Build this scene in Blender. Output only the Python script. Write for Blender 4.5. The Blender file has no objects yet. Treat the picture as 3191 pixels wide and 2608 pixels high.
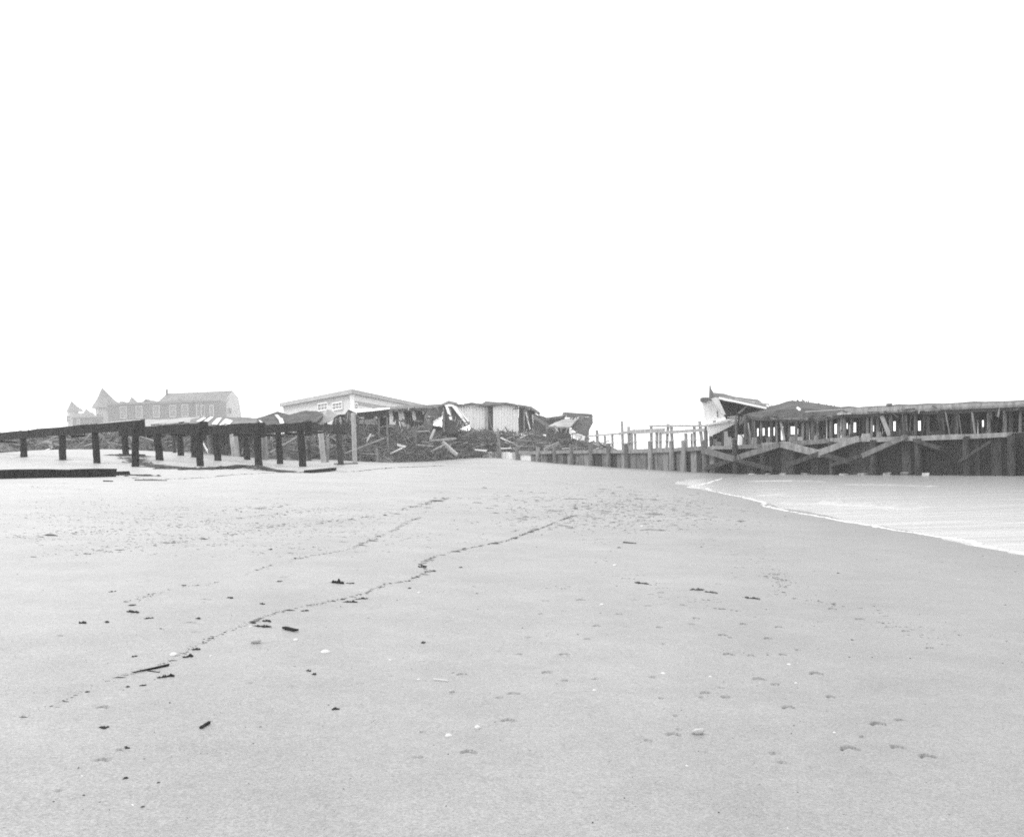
import bpy, bmesh, math, random
import numpy as np
from mathutils import Vector, Matrix, noise as mnoise

random.seed(7)
RNG = np.random.default_rng(7)
S = bpy.context.scene
COL = S.collection

# ------------------------------------------------------------------ camera
F, PX0, PY0, H, ROLL = 3300.0, 1595.5, 1404.0, 1.5, 0.027
cam_d = bpy.data.cameras.new('camera')
cam = bpy.data.objects.new('camera', cam_d)
COL.objects.link(cam)
cam_d.sensor_fit = 'HORIZONTAL'
cam_d.sensor_width = 36.0
cam_d.lens = 36.0 * F / 3191.0
cam_d.shift_y = 100.0 / 3191.0
cam_d.clip_start, cam_d.clip_end = 0.1, 3000
cam.location = (0, 0, H)
cam.rotation_euler = (math.radians(90), ROLL, 0)
S.camera = cam

# ------------------------------------------------------------------ overcast sky and weak soft sun
SUN_EL, SUN_AZ = math.radians(48), math.radians(-100)     # from the left of the view
world = bpy.data.worlds.new('World')
S.world = world
world.use_nodes = True
wn = world.node_tree
wn.nodes.clear()
sky = wn.nodes.new('ShaderNodeTexSky')
sky.sky_type = 'NISHITA'
sky.sun_disc = False
sky.sun_elevation, sky.sun_rotation = SUN_EL, SUN_AZ
bw = wn.nodes.new('ShaderNodeRGBToBW')                    # fog has no colour of its own
mx = wn.nodes.new('ShaderNodeMix'); mx.data_type = 'FLOAT'
mx.inputs[0].default_value = 0.8                          # cloud cover evens the sky out
mx.inputs[3].default_value = 7.0
bg = wn.nodes.new('ShaderNodeBackground')
bg.inputs['Strength'].default_value = 0.15
wo = wn.nodes.new('ShaderNodeOutputWorld')
wn.links.new(sky.outputs[0], bw.inputs[0])
wn.links.new(bw.outputs[0], mx.inputs[2])
wn.links.new(mx.outputs[0], bg.inputs['Color'])
wn.links.new(bg.outputs[0], wo.inputs['Surface'])
sun_d = bpy.data.lights.new('sun', 'SUN')
sun_d.energy, sun_d.angle = 0.8, math.radians(18)
sun_o = bpy.data.objects.new('sun', sun_d)
COL.objects.link(sun_o)
sdir = Vector((math.sin(SUN_AZ) * math.cos(SUN_EL), math.cos(SUN_AZ) * math.cos(SUN_EL), math.sin(SUN_EL)))
sun_o.rotation_euler = (-sdir).to_track_quat('-Z', 'Y').to_euler()
sun_o.location = (0, 0, 60)

S.view_settings.view_transform = 'Standard'
S.view_settings.look = 'None'
S.view_settings.exposure = 0.95
S.view_settings.gamma = 1.0
S.view_settings.use_curve_mapping = False
S.cycles.use_denoising = False
S.cycles.volume_bounces = 1
S.cycles.max_bounces = 6
S.render.film_transparent = False
S.cycles.filter_width = 1.8                               # an old soft lens
HAZE_DENSITY = 0.00075

# ------------------------------------------------------------------ pixel of the photograph -> point at a real distance
CR, SR = math.cos(ROLL), math.sin(ROLL)
def uv(px, py):
    u, v = (px - PX0) / F, (py - PY0) / F
    return u * CR - v * SR, u * SR + v * CR
def W(px, py, D):
    u, v = uv(px, py)
    return Vector((u * D, D, H - v * D))
def Dz(px, py, z):
    return (H - z) / uv(px, py)[1]

# bulkhead line on the ground (x, y), t = 0 near right, 1 far left
B0, B1 = Vector((23.8, 58.0)), Vector((-5.3, 105.0))
def bulk_t(px, py=1430):
    k = uv(px, py)[0]
    d = B1 - B0
    return (k * B0.y - B0.x) / (d.x - k * d.y)
def bulk_D(px, py=1430):
    return B0.y + (B1.y - B0.y) * bulk_t(px, py)

# ------------------------------------------------------------------ ground height
CTRL = [(422,1455,54),(622,1455,60),(805,1455,64),(941,1452,65),(1060,1448,70),(303,1442,58),(196,1440,60),
        (388,1424,64),(564,1432,66),(497,1443,62),(677,1444,66),(870,1445,67),(1105,1445,75),(1200,1442,85),
        (1300,1439,92),(1400,1432,97),(1500,1425,100),(1560,1426,100),(1611,1431,97),(1700,1440,91.7),(1780,1447,88),
        (1900,1455,84),(2000,1461,80.5),(2120,1468,77),(2250,1474,73),(2400,1480,69.5),(2600,1486,65),(2800,1491,61.5),
        (2950,1499,58),(230,1402,74),(320,1400,78),(120,1402,76),(600,1412,82),(850,1420,82)]
def plane(x):
    return 1.75 * np.tanh(-0.06 * x / 1.75)
cw = [W(*c) for c in CTRL]
cx = np.array([p.x for p in cw]); cy = np.array([p.y for p in cw])
cz = np.array([p.z for p in cw]) - plane(cx)
ax, ay = [], []
for yy in (8, 16, 24, 32, 40, 47):
    for xx in (-26, -18, -10, -3, 4, 11, 18, 25):
        ax.append(xx); ay.append(yy)
for yy in (54, 62):
    for xx in (-8, -2, 4):
        ax.append(xx); ay.append(yy)
cx = np.concatenate([cx, ax]); cy = np.concatenate([cy, ay]); cz = np.concatenate([cz, np.zeros(len(ax))])
SG = 6.5
K = np.exp(-((cx[:, None] - cx) ** 2 + (cy[:, None] - cy) ** 2) / (2 * SG * SG))
CA = np.linalg.solve(K + 0.04 * np.eye(len(cx)), cz)
def sstep(a, b, v):
    t = np.clip((v - a) / (b - a), 0, 1)
    return t * t * (3 - 2 * t)
def gsmooth(x, y):
    x = np.asarray(x, float); y = np.asarray(y, float)
    z = plane(x)
    for i in range(len(cx)):
        z = z + CA[i] * np.exp(-((x - cx[i]) ** 2 + (y - cy[i]) ** 2) / (2 * SG * SG))
    land = sstep(100, 125, y) * (1.15 + 0.35 * sstep(0, -30, x) - 1.0 * sstep(-4, 12, x))
    z = z * (1 - sstep(100, 125, y)) + land
    # slow undulation of a tide-worked beach
    z = z + 0.012 * np.sin(x * 1.1 + 0.35 * y) * np.sin(y * 0.6 - 0.2 * x) + 0.008 * np.sin(x * 2.7 - y * 0.9)
    return z
TX0, TY0, TS = -90.0, 0.0, 0.25                          # height table for quick look-ups
_tx, _ty = np.meshgrid(np.arange(TX0, 90, TS), np.arange(TY0, 330, TS))
TAB = gsmooth(_tx, _ty).tolist()
def gz(x, y):
    fx, fy = (x - TX0) / TS, (y - TY0) / TS
    i, j = int(fx), int(fy)
    if not (0 <= i < len(TAB[0]) - 1 and 0 <= j < len(TAB) - 1):
        return float(gsmooth(np.array([x]), np.array([y]))[0])
    a, b = fx - i, fy - j
    return (TAB[j][i] * (1 - a) + TAB[j][i + 1] * a) * (1 - b) + (TAB[j + 1][i] * (1 - a) + TAB[j + 1][i + 1] * a) * b
def hit(px, py):
    """where the line of sight through a pixel meets the beach"""
    u, v = uv(px, py)
    D = 1.5 / max(v + 0.06 * -u, 0.004)
    D = min(max(D, 3), 120)
    for _ in range(25):
        z = gz(u * D, D)
        D2 = (H - z) / max(v, 1e-4)
        D = 0.5 * D + 0.5 * min(max(D2, 3), 130)
    return Vector((u * D, D, gz(u * D, D)))
def pxm(D):
    return D / F                                            # metres per photo pixel at a distance

# ------------------------------------------------------------------ materials (all greys: the print is monochrome)
MATS = {}
def mat(name, v, var=0.35, scale=3.0, rough=0.85, stretch=(1, 1, 1), bump=0.3, spec=0.3, fine=0.0):
    if name in MATS:
        return MATS[name]
    m = bpy.data.materials.new(name); m.use_nodes = True
    nt = m.node_tree; b = nt.nodes['Principled BSDF']
    b.inputs['Roughness'].default_value = rough
    b.inputs['Specular IOR Level'].default_value = spec
    tc = nt.nodes.new('ShaderNodeTexCoord')
    mp = nt.nodes.new('ShaderNodeMapping'); mp.inputs['Scale'].default_value = stretch
    nz = nt.nodes.new('ShaderNodeTexNoise'); nz.inputs['Scale'].default_value = scale
    nz.inputs['Detail'].default_value = 6; nz.inputs['Roughness'].default_value = 0.65
    cr = nt.nodes.new('ShaderNodeValToRGB')
    lo, hi = max(v * (1 - var), 0.004), min(v * (1 + var), 0.9)
    cr.color_ramp.elements[0].position, cr.color_ramp.elements[1].position = 0.3, 0.7
    cr.color_ramp.elements[0].color = (lo, lo, lo, 1); cr.color_ramp.elements[1].color = (hi, hi, hi, 1)
    bp = nt.nodes.new('ShaderNodeBump'); bp.inputs['Strength'].default_value = bump
    nt.links.new(tc.outputs['Object'], mp.inputs[0]); nt.links.new(mp.outputs[0], nz.inputs['Vector'])
    nt.links.new(nz.outputs['Fac'], cr.inputs[0]); nt.links.new(cr.outputs[0], b.inputs['Base Color'])
    nt.links.new(nz.outputs['Fac'], bp.inputs['Height']); nt.links.new(bp.outputs[0], b.inputs['Normal'])
    MATS[name] = m
    return m
M_tar   = mat('tarred_timber', 0.02, 0.85, 7, 0.9, (1.6, 1.6, 0.16), bump=0.8, spec=0.08)
M_dark  = mat('wet_timber', 0.045, 0.55, 5, 0.85, (1, 1, 0.3), spec=0.15)
M_mid   = mat('weathered_timber', 0.13, 0.5, 4, 0.85, (1, 1, 0.3))
M_grey  = mat('grey_timber', 0.21, 0.45, 4, 0.85, (1, 1, 0.3))
M_pale  = mat('bleached_timber', 0.33, 0.35, 4, 0.85, (1, 1, 0.3))
M_white = mat('white_paint', 0.84, 0.07, 2.0, 0.7, (1, 1, 0.25), 0.15)
M_dirty = mat('dirty_white_paint', 0.6, 0.28, 1.4, 0.8, (1, 1, 0.3), 0.2)
M_roof  = mat('tar_paper_roof', 0.07, 0.45, 1.2, 0.9)
M_roofg = mat('grey_roofing', 0.16, 0.4, 1.0, 0.9)
M_roofp = mat('pale_roofing', 0.33, 0.25, 0.8, 0.9)
M_void  = mat('shaded_boards', 0.03, 0.6, 2.0, 0.95)  # near black: shade of hollows and interiors put into the colour
M_brick = mat('shingled_wall', 0.11, 0.25, 1.2, 0.9)
M_hroof = mat('slate_roof', 0.15, 0.25, 0.8, 0.9)
M_cream = mat('cream_wall', 0.4, 0.12, 0.5, 0.9)
M_hall_shade  = mat('hall_wall_shaded', 0.5, 0.12, 0.6, 0.9, (1, 1, 6))  # side away from the light, its shade put into the colour
M_hall_lit = mat('hall_wall_lit', 0.66, 0.1, 0.6, 0.9, (1, 1, 6))  # lit copy of the same wall, brightness put into the colour
M_glass = mat('dusty_window_glass', 0.14, 0.3, 1, 0.25, bump=0.0, spec=0.5)
M_rub   = mat('rubble_dirt', 0.11, 0.8, 1.6, 0.95, bump=0.8)
M_weed  = mat('black_seaweed', 0.012, 0.6, 40, 0.7)
M_scrap = mat('seaweed_scraps', 0.045, 0.6, 9, 0.8)
M_shell = mat('white_shell', 0.52, 0.12, 60, 0.45, bump=0.1)
M_stone = mat('grey_pebble', 0.17, 0.6, 7, 0.8)
M_foam  = mat('sea_foam', 0.6, 0.05, 6, 0.9, bump=0.4)

def sand_material():
    m = bpy.data.materials.new('beach_sand'); m.use_nodes = True
    nt = m.node_tree; b = nt.nodes['Principled BSDF']; L = nt.links.new
    g = nt.nodes.new('ShaderNodeNewGeometry')
    def nz(scale, detail=5, rough=0.6):
        n = nt.nodes.new('ShaderNodeTexNoise'); n.inputs['Scale'].default_value = scale
        n.inputs['Detail'].default_value = detail; n.inputs['Roughness'].default_value = rough
        L(g.outputs['Position'], n.inputs['Vector']); return n.outputs['Fac']
    def mr(src, a, bb, c, d):
        n = nt.nodes.new('ShaderNodeMapRange')
        for i, v in zip((1, 2, 3, 4), (a, bb, c, d)): n.inputs[i].default_value = v
        L(src, n.inputs[0]); return n.outputs[0]
    def mul(a, c):
        n = nt.nodes.new('ShaderNodeMath'); n.operation = 'MULTIPLY'
        L(a, n.inputs[0]); L(c, n.inputs[1]); return n.outputs[0]
    sep = nt.nodes.new('ShaderNodeSeparateXYZ'); L(g.outputs['Position'], sep.inputs[0])
    big = mr(nz(0.22), 0.3, 0.7, 0.9, 1.1)
    med = mr(nz(1.6, 6, 0.7), 0.3, 0.7, 0.9, 1.1)
    grain = mr(nz(70, 4, 0.85), 0.3, 0.7, 0.5, 1.45)
    coarse = mr(nz(16, 6, 0.85), 0.3, 0.7, 0.84, 1.14)
    swash = mr(sep.outputs['Z'], -0.52, -0.36, 0.72, 1.0)      # wet band at the swash
    height_n = nt.nodes.new('ShaderNodeMath'); height_n.operation = 'MULTIPLY_ADD'   # height with noise, for a ragged change of tone
    L(nz(0.35, 6, 0.7), height_n.inputs[0]); height_n.inputs[1].default_value = 0.7; L(sep.outputs['Z'], height_n.inputs[2])
    damp = mul(mr(height_n.outputs[0], 0.0, 1.05, 0.86, 1.62), swash)  # paler with height, times the wet swash band
    v = mul(mul(mul(mul(big, med), grain), coarse), damp)
    sc = nt.nodes.new('ShaderNodeMath'); sc.operation = 'MULTIPLY'; sc.inputs[1].default_value = 0.215
    L(v, sc.inputs[0])
    cmb = nt.nodes.new('ShaderNodeCombineColor')
    for i in range(3): L(sc.outputs[0], cmb.inputs[i])
    L(cmb.outputs[0], b.inputs['Base Color'])
    b.inputs['Roughness'].default_value = 0.5
    b.inputs['Specular IOR Level'].default_value = 0.6
    b1 = nt.nodes.new('ShaderNodeBump'); b1.inputs['Strength'].default_value = 0.5; b1.inputs['Distance'].default_value = 0.006
    L(nz(60, 4, 0.75), b1.inputs['Height'])
    b2 = nt.nodes.new('ShaderNodeBump'); b2.inputs['Strength'].default_value = 0.35; b2.inputs['Distance'].default_value = 0.05
    L(nz(3.2, 6, 0.7), b2.inputs['Height']); L(b1.outputs[0], b2.inputs['Normal'])
    L(b2.outputs[0], b.inputs['Normal'])
    return m
M_sand = sand_material()

def water_material():
    m = bpy.data.materials.new('shallow_sea'); m.use_nodes = True
    nt = m.node_tree; b = nt.nodes['Principled BSDF']; L = nt.links.new
    b.inputs['Base Color'].default_value = (0.3, 0.3, 0.3, 1)
    b.inputs['Roughness'].default_value = 0.24
    b.inputs['IOR'].default_value = 1.33
    g = nt.nodes.new('ShaderNodeNewGeometry')
    mp = nt.nodes.new('ShaderNodeMapping'); mp.inputs['Scale'].default_value = (0.6, 2.2, 1)
    n = nt.nodes.new('ShaderNodeTexNoise'); n.inputs['Scale'].default_value = 0.8; n.inputs['Detail'].default_value = 5
    bp = nt.nodes.new('ShaderNodeBump'); bp.inputs['Strength'].default_value = 0.35; bp.inputs['Distance'].default_value = 0.08
    L(g.outputs['Position'], mp.inputs[0]); L(mp.outputs[0], n.inputs['Vector'])
    L(n.outputs['Fac'], bp.inputs['Height']); L(bp.outputs[0], b.inputs['Normal'])
    return m
M_water = water_material()

# ------------------------------------------------------------------ object helpers
def mesh_obj(name, verts, faces, material, parent=None, smooth=False):
    base = Vector((0, 0, 0))
    p = parent
    while p is not None:
        base = base + p.location; p = p.parent
    me = bpy.data.meshes.new(name)
    me.from_pydata([tuple(Vector(v) - base) for v in verts], [], faces)
    me.update()
    if smooth:
        me.polygons.foreach_set('use_smooth', [True] * len(me.polygons))
    me.materials.append(material)
    o = bpy.data.objects.new(name, me)
    COL.objects.link(o)
    if parent is not None:
        o.parent = parent
    return o
def tag(o, label=None, cat=None, group=None, kind=None):
    if label: o['label'] = label
    if cat: o['category'] = cat
    if group: o['group'] = group
    if kind: o['kind'] = kind
    return o
def thing(name, loc, label, cat, group=None):
    o = bpy.data.objects.new(name, None)
    o.empty_display_size = 0.2
    o.location = loc
    COL.objects.link(o)
    return tag(o, label, cat, group)
def settle(o):
    """give a single-mesh thing its own origin at its base instead of the world's"""
    me = o.data
    co = np.empty(len(me.vertices) * 3); me.vertices.foreach_get('co', co); co = co.reshape(-1, 3)
    c = Vector(((co[:, 0].min() + co[:, 0].max()) / 2, (co[:, 1].min() + co[:, 1].max()) / 2, co[:, 2].min()))
    co -= np.array(c)
    me.vertices.foreach_set('co', co.ravel()); me.update()
    o.location = o.location + c
    return o

def bar_geo(p0, p1, w, t, up=None, taper=1.0, rag=0.0, seg=1):
    """box beam from p0 to p1; w across, t thick; ragged ends"""
    p0, p1 = Vector(p0), Vector(p1)
    d = (p1 - p0).normalized()
    up = Vector(up) if up is not None else Vector((0, 0, 1))
    if abs(d.dot(up)) > 0.98: up = Vector((0, 1, 0))
    s = d.cross(up).normalized(); n = s.cross(d).normalized()
    vs, fs = [], []
    for k in range(seg + 1):
        f = k / seg
        q = p0.lerp(p1, f)
        if 0 < k < seg: q = q + s * random.uniform(-1, 1) * w * 0.06 + n * random.uniform(-1, 1) * t * 0.06
        a = 1 + (taper - 1) * f
        for (i, j) in ((-1, -1), (1, -1), (1, 1), (-1, 1)):
            e = d * (random.uniform(-1, 1) * rag if k in (0, seg) else 0)
            vs.append(q + s * (i * w * a / 2 * random.uniform(.96, 1.04)) + n * (j * t * a / 2) + e)
    for k in range(seg):
        b = 4 * k
        for i in range(4):
            fs.append((b + i, b + (i + 1) % 4, b + 4 + (i + 1) % 4, b + 4 + i))
    fs.append((3, 2, 1, 0)); e = 4 * seg; fs.append((e, e + 1, e + 2, e + 3))
    return vs, fs
def bar(name, p0, p1, w, t, m, parent=None, **k):
    v, f = bar_geo(p0, p1, w, t, **k)
    return mesh_obj(name, v, f, m, parent)
def tube_geo(p0, p1, r0, r1, n=9, rings=5, rough=0.05):
    p0, p1 = Vector(p0), Vector(p1)
    d = (p1 - p0).normalized()
    a = d.cross(Vector((0.3, 1, 0.1))).normalized(); b = d.cross(a)
    vs, fs = [], []
    for k in range(rings + 1):
        f = k / rings
        q = p0.lerp(p1, f)
        for i in range(n):
            r = (r0 + (r1 - r0) * f) * (1 + random.uniform(-rough, rough))
            th = 2 * math.pi * i / n
            e = d * (random.uniform(-0.05, 0.05) if k == rings else 0)
            vs.append(q + (a * math.cos(th) + b * math.sin(th)) * r + e)
    for k in range(rings):
        for i in range(n):
            fs.append((k * n + i, k * n + (i + 1) % n, (k + 1) * n + (i + 1) % n, (k + 1) * n + i))
    fs.append(tuple(range(n - 1, -1, -1))); fs.append(tuple(range(rings * n, rings * n + n)))
    return vs, fs
def tube(name, p0, p1, r0, r1, m, parent=None, **k):
    v, f = tube_geo(p0, p1, r0, r1, **k)
    return mesh_obj(name, v, f, m, parent)
def slab_geo(pts, th, direction=None):
    """closed slab: outline points in space, th metres thick, pushed away from the viewer along its own normal"""
    pts = [Vector(p) for p in pts]
    nrm = Vector((0, 0, 0)); n = len(pts)
    c = sum(pts, Vector((0, 0, 0))) / n
    for i in range(n):
        nrm += (pts[i] - c).cross(pts[(i + 1) % n] - c)
    nrm.normalize()
    if direction is None:
        if nrm.y < 0: nrm = -nrm
        off = nrm * th
    else:
        off = Vector(direction).normalized() * th
    vs = pts + [p + off for p in pts]
    fs = [tuple(range(n)), tuple(range(2 * n - 1, n - 1, -1))]
    for i in range(n):
        fs.append((i, i + n, (i + 1) % n + n, (i + 1) % n))
    return vs, fs
def fixn(o):
    bm = bmesh.new(); bm.from_mesh(o.data)
    bmesh.ops.recalc_face_normals(bm, faces=bm.faces)
    bm.to_mesh(o.data); bm.free()
    return o
def slab(name, pts, th, m, parent=None, direction=None):
    v, f = slab_geo(pts, th, direction)
    return fixn(mesh_obj(name, v, f, m, parent))
def pslab(name, pix, D, th, m, parent=None, direction=None):
    """slab standing at distance D (number, or one per point)"""
    pts = [W(p[0], p[1], p[2] if len(p) > 2 else D) for p in pix]
    return slab(name, pts, th, m, parent, direction)
def loft(name, rows, m, parent=None, th=0.12, sub=4, rag=0.0, smooth=False):
    """sheet through rows of points (same count), thickened downwards/backwards"""
    rows = [[Vector(p) for p in r] for r in rows]
    R = []
    for i in range(len(rows) - 1):
        for s in range(sub):
            f = s / sub
            R.append([a.lerp(b, f) for a, b in zip(rows[i], rows[i + 1])])
    R.append(rows[-1])
    Q = []
    for r in R:
        q = []
        for i in range(len(r) - 1):
            for s in range(3):
                q.append(r[i].lerp(r[i + 1], s / 3))
        q.append(r[-1]); Q.append(q)
    if rag:
        for q in Q:
            for p in q:
                nv = mnoise.noise_vector(p * 0.9)
                p += nv * rag
    nr, nc = len(Q), len(Q[0])
    vs = [p for q in Q for p in q]
    n0 = len(vs)
    vs += [p + Vector((0, th * 0.5, -th)) for p in vs[:n0]]
    fs = []
    for i in range(nr - 1):
        for j in range(nc - 1):
            a = i * nc + j
            fs.append((a, a + 1, a + nc + 1, a + nc))
            fs.append((n0 + a, n0 + a + nc, n0 + a + nc + 1, n0 + a + 1))
    for j in range(nc - 1):
        fs.append((j, n0 + j, n0 + j + 1, j + 1)); e = (nr - 1) * nc + j
        fs.append((e, e + 1, n0 + e + 1, n0 + e))
    for i in range(nr - 1):
        a = i * nc; fs.append((a, a + nc, n0 + a + nc, n0 + a))
        b = a + nc - 1; fs.append((b, n0 + b, n0 + b + nc, b + nc))
    return fixn(mesh_obj(name, vs, fs, m, parent, smooth))
def box_geo(lo, hi):
    x0, y0, z0 = lo; x1, y1, z1 = hi
    vs = [(x0,y0,z0),(x1,y0,z0),(x1,y1,z0),(x0,y1,z0),(x0,y0,z1),(x1,y0,z1),(x1,y1,z1),(x0,y1,z1)]
    fs = [(3,2,1,0),(4,5,6,7),(0,1,5,4),(1,2,6,5),(2,3,7,6),(3,0,4,7)]
    return vs, fs
class Joined:
    def __init__(s): s.v, s.f = [], []
    def add(s, g):
        b = len(s.v); s.v += [Vector(p) for p in g[0]]; s.f += [tuple(i + b for i in f) for f in g[1]]
    def build(s, name, m, parent=None): return mesh_obj(name, s.v, s.f, m, parent)

# ================================================================== THE SETTING
# footprints pressed into the sand: (px, py, width px)
PRINTS = [(1757,2040,30,1.0),(1704,2096,30,1.0),(1600,2163,38,.8),(1585,2247,42,.9),(1460,2346,46,1.1),(2272,2040,34,1),
          (2367,2117,38,1),(2460,2206,40,1.4),(2545,2100,42,.6),(2590,2172,28,.6),(2650,2335,56,.8),(2740,2258,50,.6),
          (2100,2290,40,.5),(2430,1955,30,.6),(2595,1898,28,.7),(2680,1930,28,.8),(2825,1967,28,.8),(2418,2133,24,.6),
          (2200,2160,30,.5),(2262,2173,26,.6),(2255,1980,30,.6),(2170,1927,22,.8),(2128,1886,22,.8),(1930,1914,20,.7),
          (2062,1847,24,.8),(1810,1870,26,.6),(2318,1945,22,.6),(2482,1866,22,.7),(2395,1990,28,.6),(1830,1991,18,.5),
          (1860,1951,24,.5),(2055,1955,20,.5),(2800,2330,44,.5),(2895,2360,50,.6),(320,2205,30,.5),(320,2370,40,.6),
          (2020,1888,22,.5),(1700,1872,20,.5),(2240,1820,18,.5),(1980,1870,20,.5),(2440,2040,22,.7),(2900,2020,26,.6)]
for k in range(34):
    PRINTS.append((random.uniform(1500, 2950), random.uniform(1760, 2380), random.uniform(12, 26), random.uniform(.15, .4)))
for k in range(14):
    PRINTS.append((random.uniform(150, 1500), random.uniform(1780, 2500), random.uniform(14, 34), random.uniform(.1, .3)))

def axis(fine_lo, fine_hi, step, lo, hi, grow=1.12):
    c = list(np.arange(fine_lo, fine_hi + 1e-6, step))
    s, v = step, fine_hi
    while v < hi:
        s = min(s * grow, 40); v += s; c.append(v)
    s, v = step, fine_lo; pre = []
    while v > lo:
        s = min(s * grow, 40); v -= s; pre.append(v)
    return np.array(pre[::-1] + c)
def yaxis():
    c = [4.2]
    while c[-1] < 760:
        y = c[-1]
        c.append(y + (0.0115 * (y / 5) ** 1.6 if y < 40 else 0.32 if y < 60 else min(1.0 * 1.09 ** max(0, (y - 130) / 4), 40) if y > 60 else 1))
    pre = []; s, v = 0.03, 4.2
    while v > -200:
        s = min(s * 1.25, 30); v -= s; pre.append(v)
    return np.array(pre[::-1] + c)
XS = axis(-3.6, 4.4, 0.013, -760, 760, 1.06)
YS = yaxis()
GX, GY = np.meshgrid(XS, YS)
GZ = gsmooth(GX, GY)
for (px, py, wpx, dep) in PRINTS:
    p = hit(px, py)
    hw = wpx * pxm(p.y) * 0.55
    Ln = max(hw * 0.7, 0.03)
    i0, i1 = np.searchsorted(XS, (p.x - hw * 2, p.x + hw * 2)); j0, j1 = np.searchsorted(YS, (p.y - Ln * 1.6, p.y + hw * 2.5))
    if i1 <= i0 or j1 <= j0: continue
    a = (GX[j0:j1, i0:i1] - p.x) / hw
    bb = GY[j0:j1, i0:i1] - p.y - 1.1 * hw * (1 - np.clip(a * a, 0, 2))
    side = np.clip(1 - np.abs(a) ** 3, 0, 1)
    ramp = np.clip((bb + Ln) / Ln, 0, 1) * np.clip((0.012 - bb) / 0.012, 0, 1)
    rim = np.exp(-((bb - 0.035) / 0.03) ** 2) * np.exp(-(a / 1.1) ** 4) * 0.03
    GZ[j0:j1, i0:i1] += min(dep * 0.11, Ln * 2.0) * (rim - side * ramp)
nx, ny = len(XS), len(YS)
me = bpy.data.meshes.new('beach')
me.vertices.add(nx * ny)
me.vertices.foreach_set('co', np.stack([GX, GY, GZ], -1).astype(np.float32).ravel())
idx = (np.arange(ny - 1)[:, None] * nx + np.arange(nx - 1)[None, :]).ravel()
quads = np.stack([idx, idx + 1, idx + nx + 1, idx + nx], -1).astype(np.int32)
me.loops.add(quads.size); me.loops.foreach_set('vertex_index', quads.ravel())
me.polygons.add(len(quads)); me.polygons.foreach_set('loop_start', (np.arange(len(quads)) * 4).astype(np.int32))
me.update(calc_edges=True); me.polygons.foreach_set('use_smooth', [True] * len(quads))
me.materials.append(M_sand)
beach = bpy.data.objects.new('beach', me); COL.objects.link(beach)
tag(beach, 'damp pale sand beach marked with footprints and tide lines', kind='structure')

# sea: a level sheet with low wavelets, meeting the sloping beach at the swash line
SEA = -0.5
wx = axis(6.5, 34, 0.25, 4.0, 740, 1.15); wy = axis(14, 72, 0.08, -200, 740, 1.15)
WX, WY = np.meshgrid(wx, wy)
WZ = np.full_like(WX, SEA) + 0.006 * np.sin(WY * 2.1 + 0.3 * WX + np.sin(WX * 0.7)) + 0.004 * np.sin(WY * 4.3 - WX * 0.9)
def ridge(pts, hgt, wid):
    global WZ
    q = [W(a, b, (H - SEA) / uv(a, b)[1]) for a, b in pts]
    for a, b in zip(q[:-1], q[1:]):
        dx, dy = b.x - a.x, b.y - a.y
        t = np.clip(((WX - a.x) * dx + (WY - a.y) * dy) / (dx * dx + dy * dy), 0, 1)
        d2 = (WX - a.x - t * dx) ** 2 + (WY - a.y - t * dy) ** 2
        WZ = np.maximum(WZ, SEA + hgt * np.exp(-d2 / (2 * wid * wid)))
ridge([(2465,1566),(2560,1566),(2640,1571),(2735,1576)], 0.09, 0.11)
ridge([(2765,1578),(2810,1580),(2855,1579)], 0.1, 0.12)
ridge([(2350,1500),(2480,1499),(2560,1501)], 0.06, 0.16)
ridge([(2370,1544),(2440,1540)], 0.03, 0.1)
ridge([(2650,1510),(2800,1512),(2900,1515)], 0.05, 0.16)
n1, n2 = len(wx), len(wy)
idx = (np.arange(n2 - 1)[:, None] * n1 + np.arange(n1 - 1)[None, :]).ravel()
sea = mesh_obj('sea_water', np.stack([WX, WY, WZ], -1).reshape(-1, 3).tolist(),
               np.stack([idx, idx + 1, idx + n1 + 1, idx + n1], -1).tolist(), M_water, smooth=True)
tag(sea, 'smooth grey sea water washing up beside the bulkhead', kind='structure')

# foam along the swash edge
SH = [(3230,1735),(3100,1708),(2950,1678),(2880,1668),(2810,1658),(2760,1650),(2700,1637),(2640,1628),(2560,1614),(2500,1606),(2450,1595),(2420,1588),(2376,1580),
      (2374,1567),(2340,1557),(2300,1547),(2250,1539),(2215,1530),(2195,1522),(2150,1521),(2142,1519),(2165,1512),(2200,1506),(2230,1497),(2250,1490)]
foam = Joined(); fp = [W(a, b, (H - SEA) / uv(a, b)[1]) for a, b in SH]
dense = []
for a, b in zip(fp[:-1], fp[1:]):
    n = max(2, int((b - a).length / 0.06))
    for k in range(n): dense.append(a.lerp(b, k / n))
for i in range(len(dense) - 1):
    p = dense[i]
    wd = 0.03 + 0.35 * max(0, mnoise.noise(p * 0.5)) + 0.12 * abs(mnoise.noise(p * 2.1))
    jit = 0.12 * mnoise.noise(p * 2.0 + Vector((9, 0, 0)))
    if mnoise.noise(p * .6 + Vector((3, 3, 0))) < -.12 and random.random() < .8: continue
    for k in range(3):
        c = p + Vector((jit + random.uniform(0, 1) * wd, random.uniform(-.08, .08), 0))
        r = random.uniform(.02, .06)
        z = max(gz(c.x, c.y), SEA) + 0.006
        hgt = random.uniform(.006, .018)
        v = [(c.x + r * math.cos(t) * random.uniform(.7, 1.3), c.y + r * math.sin(t) * random.uniform(.8, 1.4), z - 0.01) for t in np.arange(6) * math.pi / 3]
        v.append((c.x, c.y, z + hgt))
        foam.add((v, [(j, (j + 1) % 6, 6) for j in range(6)]))
tag(foam.build('sea_foam', M_foam), 'thin white foam edge where the water meets the sand', kind='stuff')

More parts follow.
